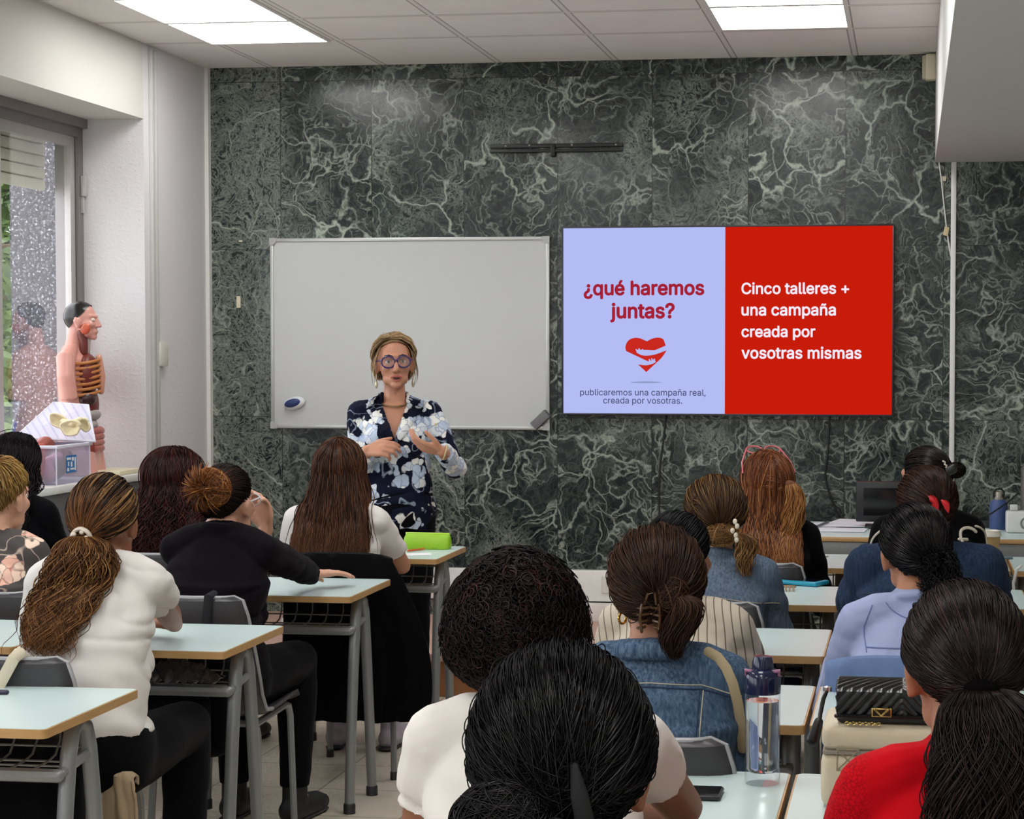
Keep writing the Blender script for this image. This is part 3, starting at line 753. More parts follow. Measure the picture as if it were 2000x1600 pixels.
def hand_shapes(mb, w, f, n, side, curl=.35, s=1., spread=1., thumb=1.):
    """palm, four fingers and a thumb; f runs along the hand, n is the way the palm faces"""
    f = f.normalized(); n = (n-f*n.dot(f)).normalized(); a = f.cross(n)*side
    K = [(.030, .083), (.0105, .089), (-.0095, .086), (-.028, .077)]; LN = [(.040, .024, .019), (.044, .028, .020), (.041, .026, .020), (.031, .020, .018)]
    for (ka, kf), ln in zip(K, LN):
        ka *= spread if True else 1
        k = w+f*kf*s+a*ka*s
        mb.tube([w+f*.008*s+a*ka*.45*s, w+f*.045*s+a*ka*.85*s, k], [.0135*s, .0135*s, .0105*s], 8)
        p = k; ang = 0; pts = [k]
        for i, l in enumerate(ln):
            ang += curl*(.55, .75, .45)[i]*(1+.12*K.index((ka/spread, kf)) if (ka/spread, kf) in K else 1)
            p = p+(f*math.cos(ang)+n*math.sin(ang)+a*ka*1.2).normalized()*l*s; pts.append(p)
        mb.tube(pts, [.0098*s, .0092*s, .0084*s, .0074*s], 8)
    t0 = w+f*.022*s+a*.020*s+n*.006*s; d1 = (f*.62+a*.72*thumb+n*.25).normalized(); d2 = (f*.85+a*.35*thumb+n*.35).normalized()
    mb.tube([w+f*.01*s, t0, t0+d1*.036*s, t0+d1*.036*s+d2*.030*s, t0+d1*.036*s+d2*.054*s], [.014*s, .0155*s, .0115*s, .010*s, .008*s], 8)
    for i in (0, 1, 2): mb.ell(w+f*(.03+.02*i)*s, (.020*s, .020*s, .020*s), Matrix((f, a, n)).transposed() @ Matrix.Diagonal((1, 1.35, .68)), 10, 8)

def ik(S, T, l1, l2, pole):
    d = T-S; L = min(d.length, (l1+l2)*.999); d = d.normalized(); x = (l1*l1-l2*l2+L*L)/(2*L); h = math.sqrt(max(0, l1*l1-x*x))
    p = pole-d*pole.dot(d); p = p.normalized() if p.length > 1e-6 else Vector((0, 0, -1))
    return S+d*x+p*h, S+d*L

def bez(a, b, n): return [a+(b-a)*(i/n) for i in range(n+1)]

class Person:
    pass
def person(label, x, y, H, hip, yaw=0., head=(0., 0., 0.), sw=.165, girth=1., gy=1., skin='c99a7c', arms=('desk', 'desk'), sleeve=.5,
           top=None, topname='shirt', pants=None, voxel=.0075, standing=False, group=None, ears=True, neck_r=.052, collar=.0, hem=.52, ease=.012, fold=1., foldfn=None,
           shoes=None, cat='person', target=None, curl=(.35, .35), sh_drop=.288, neckz=.015, deep=None, capsleeve=False, sexy=None, wide=1., longhem=False, handn=(None, None), polev=(None, None), shoulder_r=.045, round_back=.02, ht=.010, arm=.040, hx=0., crease=1.):
    """x, y is where the head is; hip the distance of the pelvis behind it; H the top of the head; yaw turns the body, head the head further"""
    P = Person(); H -= ht; P.origin = Vector((x, y, 0)); t = thing('person', P.origin, label, cat, group); P.t = t
    Rz = Matrix.Rotation(yaw, 3, 'Z')
    def L(v): return P.origin+Rz @ Vector(v)              # body frame: x right, y forward
    zp = .55 if not standing else H*.545
    lean = hip
    P.L = L; P.H = H
    nb = Vector((0, -lean*.10-.03, H-.250+neckz))            # base of neck
    hc = L((hx, 0, H-.117)); P.hc = hc
    Mh = Rz @ Matrix.Rotation(head[0], 3, 'Z') @ Matrix.Rotation(head[1], 3, 'X') @ Matrix.Rotation(head[2], 3, 'Y'); P.Mh = Mh
    yb = lambda z: -lean+(nb.y+lean)*max(0, min(1, (z-zp)/(nb.z-zp)))**1.15-round_back*math.sin(PI*max(0, min(1, (z-zp)/(nb.z-zp))))
    P.yb = yb
    g = girth
    zs = [(-.09, .140, .112), (-.06, .162*g, .124*gy), (0, .170*g, .126*gy), (.08, .158*g, .114*gy), (.17, .138*g, .098*gy), (.26, .138*g, .098*gy), (.33, .144*g, .102*gy)]
    dz = .288-sh_drop
    rows = [(zp+q*(nb.z-zp)/.50, a, d) for q, a, d in zs]
    rows += [(H-.37+dz, .148*wide*(.5+.5*g), .098), (H-.325+dz, .144*wide, .088), (H-.29+dz, .120*wide, .074), (H-.268+dz, .088*wide, .063), (H-.245+dz, .058, .054)]
    rows.sort()
    def torso(mb, e=0., zcut=None, ztop=99):
        secs = []
        for z, a, d in rows:
            if zcut is not None and z < zcut-.03: continue
            if z > ztop: continue
            secs.append((0, yb(z), z, a+e, d+e))
        if zcut is not None: secs[0] = (secs[0][0], secs[0][1], zcut, secs[0][3], secs[0][4])
        M4 = Matrix.Translation(P.origin) @ Rz.to_4x4()
        mb.loft(secs, 28, M4, 2.25)
        if not standing or True:
            for k in (-1, 1): mb.ell(L((k*.065*g, yb(H-.46)+.085*gy, H-.46)), (.062+e, .055+e, .060+e))
    sh = [L((k*sw, nb.y-.015, H-sh_drop)) for k in (-1, 1)]; P.sh = sh
    tr = [L((k*.045, nb.y-.012, H-.262+neckz*.6+dz)) for k in (-1, 1)]
    # arms
    P.el = []; P.wr = []; P.hd = []
    for i, k in enumerate((-1, 1)):
        a = arms[i]
        if a == 'desk': T = L((k*.15, hip*0+.22, .80)); pole = Rz @ Vector((k*.30, -.35, -1.)); n = Vector((0, 0, -1)); hd = Rz @ Vector((-k*.55, .8, 0))
        elif a == 'lap': T = L((k*.07, -lean+.30, .66)); pole = Rz @ Vector((k*.9, -.5, -.5)); n = Vector((0, 0, -1)); hd = Rz @ Vector((-k*.4, .9, -.2))
        else: T, pole, hd, n = [Vector(v) for v in a]
        e, w = ik(sh[i], T, .275, .245, pole); P.el.append(e); P.wr.append(w); P.hd.append((hd, n))
    # legs
    legs = []
    for k in (-1, 1):
        if not standing:
            hj = L((k*.085*g, -lean+.02, .535)); kn = L((k*.115, -lean+.44, .545)); an = L((k*.11, -lean+.42, .09)); toe = L((k*.12, -lean+.56, .035))
        else:
            hj = L((k*.085, -lean, zp-.04)); kn = L((k*.085, -lean+.02, zp*.52)); an = L((k*.09, -lean-.01, .085)); toe = L((k*.11, -lean+.14, .03))
        legs.append((hj, kn, an, toe))
    P.legs = legs
    # ---- body
    b = MB(); torso(b, -.016 if top is not None and not standing else 0)
    nt = hc+Mh @ Vector((0, -.022, -.05)); b.tube([L(nb)+Vector((0, 0, -.03)), (L(nb)+nt)/2+Rz @ Vector((0, -.012, 0)), nt], [neck_r*1.12, neck_r, neck_r*.98], 14)
    head_shapes(b, hc, Mh, 1., ears)
    for i, k in enumerate((-1, 1)):
        b.tube([tr[i], (tr[i]+sh[i])/2+Vector((0, 0, .006)), sh[i]], [.040, .043, shoulder_r*.96], 12)
        b.tube([sh[i], (sh[i]*.55+P.el[i]*.45), P.el[i]], [shoulder_r*.98, arm*(.5+.5*g), .035], 12)
        b.tube([P.el[i], P.el[i]*.65+P.wr[i]*.35, P.wr[i]], [.035, .035, .024], 12)
        hand_shapes(b, P.wr[i], P.hd[i][0], P.hd[i][1], 1 if k > 0 else -1, curl[i])
        hj, kn, an, toe = legs[i]
        b.tube([hj, (hj+kn)/2, kn], [.085, .075, .056], 12); b.tube([kn, kn*.62+an*.38, an], [.054, .052, .034], 12); b.tube([an+Vector((0, 0, -.02)), toe], [.036, .03], 10)
    me = fuse('body', b, voxel, 5); P.body = link('body', me, skin_mat(skin), t, True, None, 180)
    # ---- trousers and shoes
    if pants is not None:
        b = MB(); M4 = Matrix.Translation(P.origin) @ Rz.to_4x4(); secs = [(0, yb(z), z, a+.010, d+.010) for z, a, d in rows if z < zp+.13*(nb.z-zp)/.5]
        b.loft(secs, 28, M4, 2.25)
        for hj, kn, an, toe in legs:
            b.tube([hj, (hj+kn)/2, kn], [.096, .088, .069], 14); b.tube([kn, kn*.6+an*.4, an+Vector((0, 0, .03))], [.068, .064, .050], 14, False)
        me = fuse('trousers', b, .009, 4); s0 = random.random()*50
        wrinkle(me, lambda p: .004*noise.noise(Vector((p.x*9+s0, p.y*9, p.z*16)))); link('trousers', me, pants, t, True, None, 180)
        for hj, kn, an, toe in legs:
            sm = MB(); d = (toe-an); d.z = 0; d = d.normalized(); c = an.copy(); c.z = 0
            sm.tube([c+d*-.03+Vector((0, 0, .045)), c+d*.05+Vector((0, 0, .045)), c+d*.15+Vector((0, 0, .036)), c+d*.195+Vector((0, 0, .03))], [.043, .044, .040, .028], 12)
            sm.tube([an+Vector((0, 0, .035)), an+Vector((0, 0, -.03))], [.043, .044], 12)
            me = fuse('shoe', sm, .007, 3); a = get_co(me); a[:, 2] = np.maximum(a[:, 2], .004); set_co(me, a)
            so = link('shoe', me, shoes or mat('17171a', .6), t, True, None, 180)
            sl = MB(); sl.tube([c+d*-.05+Vector((0, 0, .010)), c+d*.17+Vector((0, 0, .010))], [.036, .036], 12, flat=(Vector((0, 0, 1)), .28)); sl.build('sole', mat('2c2c2e', .7), so)
    # ---- top
    if top is not None:
        b = MB(); torso(b, ease, hem)
        for i, k in enumerate((-1, 1)):
            b.tube([tr[i]+Vector((0, 0, -.004)), (tr[i]+sh[i])/2+Vector((0, 0, .004)), sh[i]], [.040+ease*.6, .045+ease*.7, shoulder_r+ease*.8], 14)
            if sleeve > 0:
                f = min(1, sleeve*1.0)
                if sleeve <= 1:
                    e = sh[i]+(P.el[i]-sh[i])*f
                    b.tube([sh[i], (sh[i]+e)/2, e], [shoulder_r+ease*.9, arm*(.5+.5*g)+ease*1.4, arm*(.5+.5*g)+ease*1.3], 14, False)
                else:
                    b.tube([sh[i], (sh[i]+P.el[i])/2, P.el[i]], [shoulder_r+ease*.9, arm*(.5+.5*g)+ease*1.1, .038+ease], 14)
                    e = P.el[i]+(P.wr[i]-P.el[i])*(sleeve-1); b.tube([P.el[i], (P.el[i]+e)/2, e], [.038+ease, .037+ease, .031+ease*.9], 14, False)
        if not standing:
            b.tube([L(nb)+Vector((0, 0, -.085)), L(nb)+Vector((0, 0, -.012))], [.084, neck_r*1.12+.011], 16)
            b.tube([L((.062*math.sin(q)*(neck_r/.052), nb.y-.004+.058*math.cos(q), nb.z+.004-.020*math.cos(q))) for q in [2*PI*i/24 for i in range(24)]], .013, 8, closed=True)
        me = fuse(topname, b, voxel*.95, 3); s0 = random.random()*70
        zc = (H-.4)
        def ff(p):
            q = Rz.transposed() @ (p-P.origin); w = max(0, min(1, (H-.30-p.z)/.18))
            v = .010*noise.noise(Vector((q.x*5+s0, q.y*6, p.z*15)))*w+.003*noise.noise(Vector((q.x*15+s0, q.y*15, p.z*24)))
            v += .0075*w*math.sin(p.z*52+q.x*9+4*noise.noise(Vector((q.x*4, s0, p.z*4))))*max(0, noise.noise(Vector((q.x*3.5, s0+9, p.z*5)))+.25)
            cz_ = 1-abs(noise.noise(Vector((q.x*4.5+s0, q.y*5, p.z*15+q.x*5))))*2.6; v -= .015*crease*max(0, cz_)**2*max(0, noise.noise(Vector((q.x*4+s0*2, 3, p.z*4)))+.45)*min(1, w+.25)
            return v*fold+(foldfn(q, p.z) if foldfn else 0)
        wrinkle(me, ff); P.shirt = link(topname, me, top, t, True, None, 180)
        P.bvh = BVHTree.FromPolygons([v.co+P.origin for v in me.vertices], [p.vertices[:] for p in me.polygons])
    return P

def face(P, iris='4a3526', lip='a8584e', brow='3d2c22', s=1., lw=.0705):
    """eyes, brows and lips"""
    C, M, t = P.hc, P.Mh, P.t
    for k in (-1, 1):
        e = MB(); e.ell(C+M @ Vector((k*.031, .0715, .008)), (.0145, .0125, .0105), M, 14, 10); eo = e.build('eye', mat('e8e2da', .2), t)
        i = MB(); i.ell(C+M @ Vector((k*.031, .0825, .008)), (.0062, .0026, .0062), M, 12, 8); i.build('iris', mat(iris, .15), eo)
        l = MB(); l.tube([C+M @ Vector(q) for q in ((k*.017, .080, .011), (k*.026, .0845, .0175), (k*.036, .0825, .0175), (k*.046, .073, .010))], [.0022, .0034, .0034, .0022], 7); l.build('eyelid', skin_mat('a87862'), t)
        w = MB(); w.tube([C+M @ Vector(q) for q in ((k*.014, .090, .030), (k*.03, .090, .037), (k*.048, .075, .033))], [.003, .0036, .002], 7); w.build('eyebrow', mat(brow, .8), t)
    o_ = MB(); o_.ell(C+M @ Vector((0, .0865, -.0655)), (.017, .007, .006+(lw-.0705)), M, 14, 8); o_.build('mouth', mat('3a1512', .6), t)
    m = MB(); m.tube([C+M @ Vector(q) for q in ((-.024, .084, -.0605), (-.009, .0935, -.0565), (0, .094, -.0575), (.009, .0935, -.0565), (.024, .084, -.0605))], [.002, .0046, .0042, .0046, .002], 8)
    m.tube([C+M @ Vector(q) for q in ((-.022, .084, -.065), (0, .0925, -lw), (.022, .084, -.065))], [.002, .0052, .002], 8); m.build('lips', mat(lip, .45), t)

def seam(P, name, pts, m, r=.0022, lift=.001, sides=6, yshift=-1., parent=None, closed=False):
    """thin line laid on the back of the clothing; pts are (x, z) in the body frame"""
    Rz = P.rz if hasattr(P, 'rz') else Matrix.Identity(3)
    out = []
    for x, z in pts:
        o = P.L((x, yshift, z)); d = P.L((x, 0, z))-P.L((x, -1, z)); h = P.bvh.ray_cast(o, d)
        if h[0] is not None: out.append(h[0]+h[1]*lift)
    if len(out) < 2: return None
    return MB().tube(out, r, sides, True, closed).build(name, m, parent or P.t)
def dense(pts, n=10):
    out = []
    for (a, b), (c, d) in zip(pts[:-1], pts[1:]): out += [(a+(c-a)*k/n, b+(d-b)*k/n) for k in range(n)]
    return out+[pts[-1]]

# ------------------------------------------------------------------ hair
def hair_mat(cols, tip=None, tip_at=.5, rough=.5, spec=.14, streak=0.):
    """cols: colours strand by strand; tip: the colour lower down"""
    t = NT('hair'); a = t.n('Attribute', attribute_name='strand'); al = t.n('Attribute', attribute_name='along')
    r = t.n('ValToRGB'); e = r.color_ramp.elements
    while len(e) < len(cols): e.new(.5)
    for i, (p, c) in enumerate(cols): e[i].position = p; e[i].color = tuple(q*.85 for q in lin(c)[:3])+(1,)
    t.l(a.outputs['Fac'], r.inputs[0]); c = r.outputs[0]
    if tip:
        n = t.noise(t.coord(), 6., 2.).outputs[0]
        c = t.mix(t.math('MULTIPLY', t.ramp(t.math('ADD', al.outputs['Fac'], t.math('MULTIPLY', t.math('SUBTRACT', a.outputs['Fac'], .5), .5)), tip_at-.25, tip_at+.25), .9), c, lin(tip))
    df = t.n('BsdfDiffuse'); t.l(c, df.inputs[0]); gl = t.n('BsdfGlossy'); gl.inputs['Roughness'].default_value = rough*.8
    t.l(t.mix(.6, (1, .97, .94, 1), c), gl.inputs[0]); mx = t.n('MixShader'); mx.inputs[0].default_value = .02+spec*.16
    t.l(df.outputs[0], mx.inputs[1]); t.l(gl.outputs[0], mx.inputs[2]); t.l(mx.outputs[0], t.o.inputs[0]); return t.m
def strands(name, P, R, m, parent, sides=3, var=None, along=None, extra=None):
    """many locks as one mesh; P is (locks, points, 3)"""
    P = np.asarray(P, np.float64); S, N, _ = P.shape
    R = np.broadcast_to(np.asarray(R, np.float64), (S, N))
    T = np.gradient(P, axis=1); T /= np.linalg.norm(T, axis=2, keepdims=True)+1e-9
    ref = np.zeros_like(T); ref[..., 0] = .83; ref[..., 1] = .31; ref[..., 2] = .46
    A = np.cross(T, ref); A /= np.linalg.norm(A, axis=2, keepdims=True)+1e-9; B = np.cross(T, A)
    V = np.empty((S, N, sides, 3))
    for k in range(sides):
        a = 2*PI*k/sides; V[:, :, k] = P+(A*math.cos(a)+B*math.sin(a))*R[..., None]
    base = (np.arange(S)*N*sides)[:, None, None]+(np.arange(N-1)*sides)[None, :, None]
    k = np.arange(sides)[None, None, :]; k2 = (k+1) % sides
    F = np.stack([base+k, base+k2, base+sides+k2, base+sides+k], -1).reshape(-1, 4)
    V = V.reshape(-1, 3); nv = len(V); nf = len(F)
    va = np.repeat(np.random.default_rng(5).random(S) if var is None else var, N*sides)
    al = np.tile(np.repeat(np.linspace(0, 1, N) if along is None else along, sides), S)
    me = bpy.data.meshes.new(name)
    ex_v = 0
    if extra is not None:                                   # the solid mass under the locks joins the same mesh
        ev, ef, eva, eal = extra; ex_v = len(ev)
        V = np.concatenate([V, ev]); va = np.concatenate([va, eva]); al = np.concatenate([al, eal])
    o = next(OR[a.name]['origin'] for a in (parent, parent.parent) if a is not None and a.name in OR)
    V = V-np.array(o)
    loops = F.ravel(); ls = np.arange(nf)*4; lt = np.full(nf, 4)
    if extra is not None:
        el = np.concatenate([np.asarray(f) for f in ef])+nv; et = np.array([len(f) for f in ef]); es = len(loops)+np.concatenate([[0], np.cumsum(et)[:-1]])
        loops = np.concatenate([loops, el]); ls = np.concatenate([ls, es]); lt = np.concatenate([lt, et])
    me.vertices.add(len(V)); me.vertices.foreach_set('co', V.astype(np.float32).ravel())
    me.loops.add(len(loops)); me.loops.foreach_set('vertex_index', loops.astype(np.int32))
    me.polygons.add(len(ls)); me.polygons.foreach_set('loop_start', ls.astype(np.int32)); me.polygons.foreach_set('loop_total', lt.astype(np.int32))
    for nm, arr in (('strand', va), ('along', al)):
        at = me.attributes.new(nm, 'FLOAT', 'POINT'); at.data.foreach_set('value', arr.astype(np.float32))
    me.update(calc_edges=True); me.shade_smooth(); me.materials.append(m)
    ob = bpy.data.objects.new(name, me); COL.objects.link(ob); ob.parent = parent
    return ob
def unit(a): return a/(np.linalg.norm(a, axis=-1, keepdims=True)+1e-12)
HC = np.array([0, -.012, .028]); HRAD = np.array([.076, .095, .089])
HN, HR = 2.0, .62
class Hair:
    """hair styles in the frame of one head"""
    def __init__(s, P, thick=.012, seed=1, ears=True):
        s.rimv = [.90, 1.0, 1.2, 1.42, 1.86, 2.12, 2.45] if ears else [.90, 1.0, 1.22, 1.5, 1.65, 2.0, 2.4]
        s.P = P; s.M = np.array(P.Mh); s.C = np.array(P.hc); s.th = thick; s.g = np.random.default_rng(seed); s.seed = seed
        s.Rz = np.array([P.L((1, 0, 0))-P.origin, P.L((0, 1, 0))-P.origin, (0, 0, 1)]).T
    def w(s, p): return s.C+p @ s.M.T                          # head frame to room
    def on(s, d, t=0.): return HC+d*(HRAD+s.th+np.asarray(t)[..., None] if np.ndim(t) else HRAD+s.th+t)
    def rim(s, psi):
        """the hairline: psi 0 at the forehead, pi at the nape"""
        a = np.abs((psi+PI) % (2*PI)-PI)
        al = np.interp(a, [0, .6, 1.2, 1.6, 1.8, 2.3, PI], s.rimv)
        return np.stack([np.sin(al)*np.sin(psi), np.cos(al), np.sin(al)*np.cos(psi)], -1)
    def slerp(s, a, b, u):
        c = np.clip((a*b).sum(-1, keepdims=True), -1, 1); o = np.arccos(c)+1e-6
        return unit((np.sin((1-u)*o)*a+np.sin(u*o)*b)/np.sin(o))
    def cap(s, t=-.004, lump=.003, nape=2.25):
        """solid mass under the locks: skull shell without the face"""
        nu, nv = 36, 18; V = []; F = []
        for j in range(nv):
            al = PI-(PI-0)*(j/(nv-1))*.86
            for i in range(nu):
                psi = 2*PI*i/nu; lim = float(np.arccos(np.clip(s.rim(np.array([psi]))[0][1], -1, 1)))
                a = PI-(PI-lim)*(j/(nv-1))
                d = np.array([math.sin(a)*math.sin(psi), math.cos(a), math.sin(a)*math.cos(psi)])
                V.append(s.on(d, t+lump*noise.noise(Vector(d*6+s.seed))))
        for j in range(nv-1):
            for i in range(nu): F.append((j*nu+i, j*nu+(i+1) % nu, (j+1)*nu+(i+1) % nu, (j+1)*nu+i))
        V = s.w(np.array(V)); return V, F, np.full(len(V), .35), np.zeros(len(V))
    def pulled(s, tie, n=900, N=14, lift=.004, jit=.004):
        """locks combed from the hairline to the tie (a direction on the head)"""
        n = int(n*HN); g = s.g; psi = g.uniform(-PI, PI, n); a = s.rim(psi); back = unit(np.array(tie, float))
        mid = g.random(n)**1.3*.75; a = s.slerp(a, np.broadcast_to(back, a.shape), mid[:, None]*.6)
        u = np.linspace(0, 1, N)[None, :, None]; d = s.slerp(a[:, None, :], back[None, None, :]+g.normal(0, .05, (n, 1, 3)), u)
        hgt = (lift*np.sin(u[..., 0]*PI)+g.normal(0, jit*.4, (n, 1))+jit*.5*np.sin(u[..., 0]*9+g.uniform(0, 6, (n, 1))))
        return s.w(HC+d*(HRAD+s.th+hgt[..., None]))
    def tail(s, start, n, N, length, width, sway=(0, 0, 0), wave=.01, wl=.08, spread=1., out=.05, back=True, taper=.35, wob=.02, flat=.6):
        """a tail of hair hanging from start (room point), behind the clothing"""
        n = int(n*HN); g = s.g; u = np.linspace(0, 1, N); ph = g.uniform(0, 2*PI, (n, 1)); rr = np.sqrt(g.random((n, 1))); L = length*(.72+.33*g.random((n, 1)))
        prof = width*(np.interp(u, [0, .12, .35, .75, 1], [.25, .7, 1., .95, taper]))[None, :]*(.5+.5*spread)
        off = np.stack([np.cos(ph)*rr*prof, np.sin(ph)*rr*prof*flat, np.zeros((n, N))], -1)
        ctr = np.stack([sway[0]*u**1.5+wob*np.sin(u*5), -out*np.sin(np.minimum(u*2.2, 1)*PI/2)+sway[1]*u, np.zeros(N)], -1)
        q = off+ctr[None]; z = -np.maximum(0, u-.04)[None, :]*L+.02*np.sin(u*PI)[None, :]*(1-u)[None, :]
        p1 = g.uniform(0, 6.3, (n, 1)); cl = g.integers(0, 9, (n, 1)); p1 = cl*.7+g.normal(0, .5, (n, 1))
        w = wave*np.interp(u, [0, .2, 1], [0, .6, 1.2])[None, :]
        q[..., 0] += w*np.sin(z/wl*2*PI+p1); q[..., 1] += w*.6*np.cos(z/wl*2*PI+p1*1.7); q[..., 2] = z
        X = np.array(start)+q @ s.Rz.T
        return s.clear(X) if back else X
    def clear(s, X, gap=.006):
        """keep hanging locks behind the clothing"""
        if not hasattr(s.P, 'bvh'): return X
        d = Vector(s.Rz[:, 1]); f = s.Rz[:, 1]; S, N, _ = X.shape
        # depth map of the back of the clothing, in the body frame
        o = np.array(s.P.origin); Q = (X-o) @ s.Rz
        xs = np.linspace(Q[..., 0].min()-.01, Q[..., 0].max()+.01, 40); zs = np.linspace(Q[..., 2].min()-.01, Q[..., 2].max()+.01, 50); Dm = np.full((40, 50), 9.)
        for i, a in enumerate(xs):
            for j, b in enumerate(zs):
                h = s.P.bvh.ray_cast(s.P.L((a, -1.2, b)), d)
                if h[0] is not None: Dm[i, j] = (s.Rz.T @ (np.array(h[0])-o))[1]
        ii = np.clip(((Q[..., 0]-xs[0])/(xs[1]-xs[0])).round().astype(int), 0, 39); jj = np.clip(((Q[..., 2]-zs[0])/(zs[1]-zs[0])).round().astype(int), 0, 49)
        lim = Dm[ii, jj]; lay = (s.g.random((S, 1))*.03+gap)
        tgt = lim-lay
        # ease in so that locks bend over the shoulders instead of jumping
        over = np.maximum(0, Q[..., 1]-tgt); over[lim > 5] = 0
        k = np.array([.1, .2, .4, .2, .1]); pad = np.pad(over, ((0, 0), (2, 2)), 'edge')
        sm = sum(k[i]*pad[:, i:i+N] for i in range(5)); over = np.maximum(over, sm)
        Q[..., 1] -= over
        return Q @ s.Rz.T+o
    def loose(s, n, N, zend, part=0., flare=.02, wave=.006, wl=.1, front=.35, side=1., vol=.0, crown=None, jag=.05, inward=0.):
        """loose hair from a parting, down over the skull, then hanging"""
        n = int(n*HN); g = s.g; u0 = g.random(n); al = .95+u0*1.25                     # along the parting, forehead to crown
        pr = np.stack([np.full(n, math.sin(part))*np.sin(al), np.cos(al), np.sin(al)*math.cos(part)], -1)
        sg = np.where(g.random(n) < .5+part*.2, -1., 1.)
        az = sg*(front*PI+(1-front)*PI*np.clip(u0*.65+g.random(n)*.6, 0, 1.02))  # 0 is forward
        el = -.12-.25*g.random(n)
        e = np.stack([np.sin(az)*np.cos(el), np.cos(az)*np.cos(el), np.sin(el)], -1)
        N1 = int(N*.42); u = np.linspace(0, 1, N1)[None, :, None]; d = s.slerp(pr[:, None], e[:, None], u)
        hg = (vol*np.sin(u[..., 0]*PI*.8)+g.normal(0, .003, (n, 1))+.006*g.random((n, 1)))
        A = s.w(HC+d*(HRAD+s.th+hg[..., None]))
        zt = zend-jag*g.random(n)+jag*.5; end = A[:, -1]; N2 = N-N1; v = np.linspace(0, 1, N2+1)[1:][None, :]
        tx = (s.P.origin.x*0)+end-np.array(s.C); tx[:, 2] = 0; od = tx
        B = np.empty((n, N2, 3)); B[..., 2] = end[:, None, 2]+(zt-end[:, 2])[:, None]*v
        ph = g.integers(0, 14, (n, 1))*.9+g.normal(0, .5, (n, 1)); L = (end[:, None, 2]-B[..., 2])
        for k in (0, 1):
            B[..., k] = end[:, None, k]+od[:, None, k]*(flare/.09)*np.sin(v*PI*.5)-od[:, None, k]*(inward/.09)*v**2+wave*np.minimum(1, v*3)*(np.sin if k == 0 else np.cos)(L/wl*2*PI+ph*(1+k*.6))
        X = np.concatenate([A, B], 1)
        return s.clear(X)
    def ball(s, c, r, n, N, squash=(1, 1, 1), axis=None, jit=.08):
        """a bun: locks wound round a ball"""
        n = int(n*HN); g = s.g; u = np.linspace(0, 1, N); ax = unit(g.normal(0, 1, (n, 3))*(.55 if axis is not None else 1)+(np.array(axis) if axis is not None else 0))
        a = unit(np.cross(ax, unit(g.normal(0, 1, (n, 3))))); b = np.cross(ax, a); sp = g.uniform(1.2, 3.2, (n, 1)); t = u[None]*sp+g.uniform(0, 6, (n, 1))
        off = g.normal(0, .35, (n, 1)); rr = r*(.86+.2*g.random((n, 1)))
        d = unit(a[:, None]*np.cos(t)[..., None]+b[:, None]*np.sin(t)[..., None]+ax[:, None]*off[..., None])
        return np.array(c)+((d*rr[..., None]*np.array(squash)) @ s.M.T)
    def curls(s, n, N, rad, cz=-.03, cy=-.02, curl=.010, pitch=.035, L=(.10, .22), shape=None, gravity=.8, zmin=None, facecut=True):
        """springy curls standing off the head and falling"""
        g = s.g; X = []
        d = unit(g.normal(0, 1, (n*3, 3))); lim = s.rim(np.arctan2(d[:, 0], d[:, 2]))[:, 1]; d = d[d[:, 1] < lim][:n]; n = len(d)
        root = HC+d*(HRAD+.002); u = np.linspace(0, 1, N)[None, :, None]; ln = g.uniform(L[0], L[1], (n, 1, 1))
        R = np.array(rad)
        tgt = np.array([0, cy, cz])+d*R*(.80+.26*g.random((n, 1)))
        p = root[:, None]*(1-u)**1.2+tgt[:, None]*(1-(1-u)**1.2)
        p = p+np.array([0, 0, -1.])*(u**2)*ln*gravity*(.4+.6*np.clip(1.2-d[:, None, 2:3], 0, 1))
        q = p-np.array([0, cy, cz]); k = np.linalg.norm(q/R, axis=-1, keepdims=True); lowk = np.where(q[..., 2:3] < 0, 1.12, 1.03)
        p = np.array([0, cy, cz])+q*np.where(k > lowk, lowk/k, 1.)
        ph = g.uniform(0, 6.3, (n, 1)); fr = (ln[..., 0]+.08)/pitch*2*PI; a = u[..., 0]*fr+ph
        e1 = unit(np.cross(d, g.normal(0, 1, (n, 3)))); e2 = np.cross(d, e1); cr = curl*np.minimum(1, u*5)*(.6+.7*g.random((n, 1, 1)))
        p = p+(e1[:, None]*np.cos(a)[..., None]+e2[:, None]*np.sin(a)[..., None])*cr
        return s.w(p)
def fly(X, rng, frac=.04, amp=.012):
    """let a few locks stray"""
    S, N, _ = X.shape; k = rng.random(S) < frac; u = np.linspace(0, 1, N)
    X = X.copy(); X[k] += (rng.normal(0, amp, (k.sum(), 1, 3))*(u**1.5)[None, :, None]); return X
def taper(N, r0, r1, mid=None): return HR*np.interp(np.linspace(0, 1, N), [0, .15, .7, 1], [r0*.6, r0, r0 if mid is None else mid, r1])
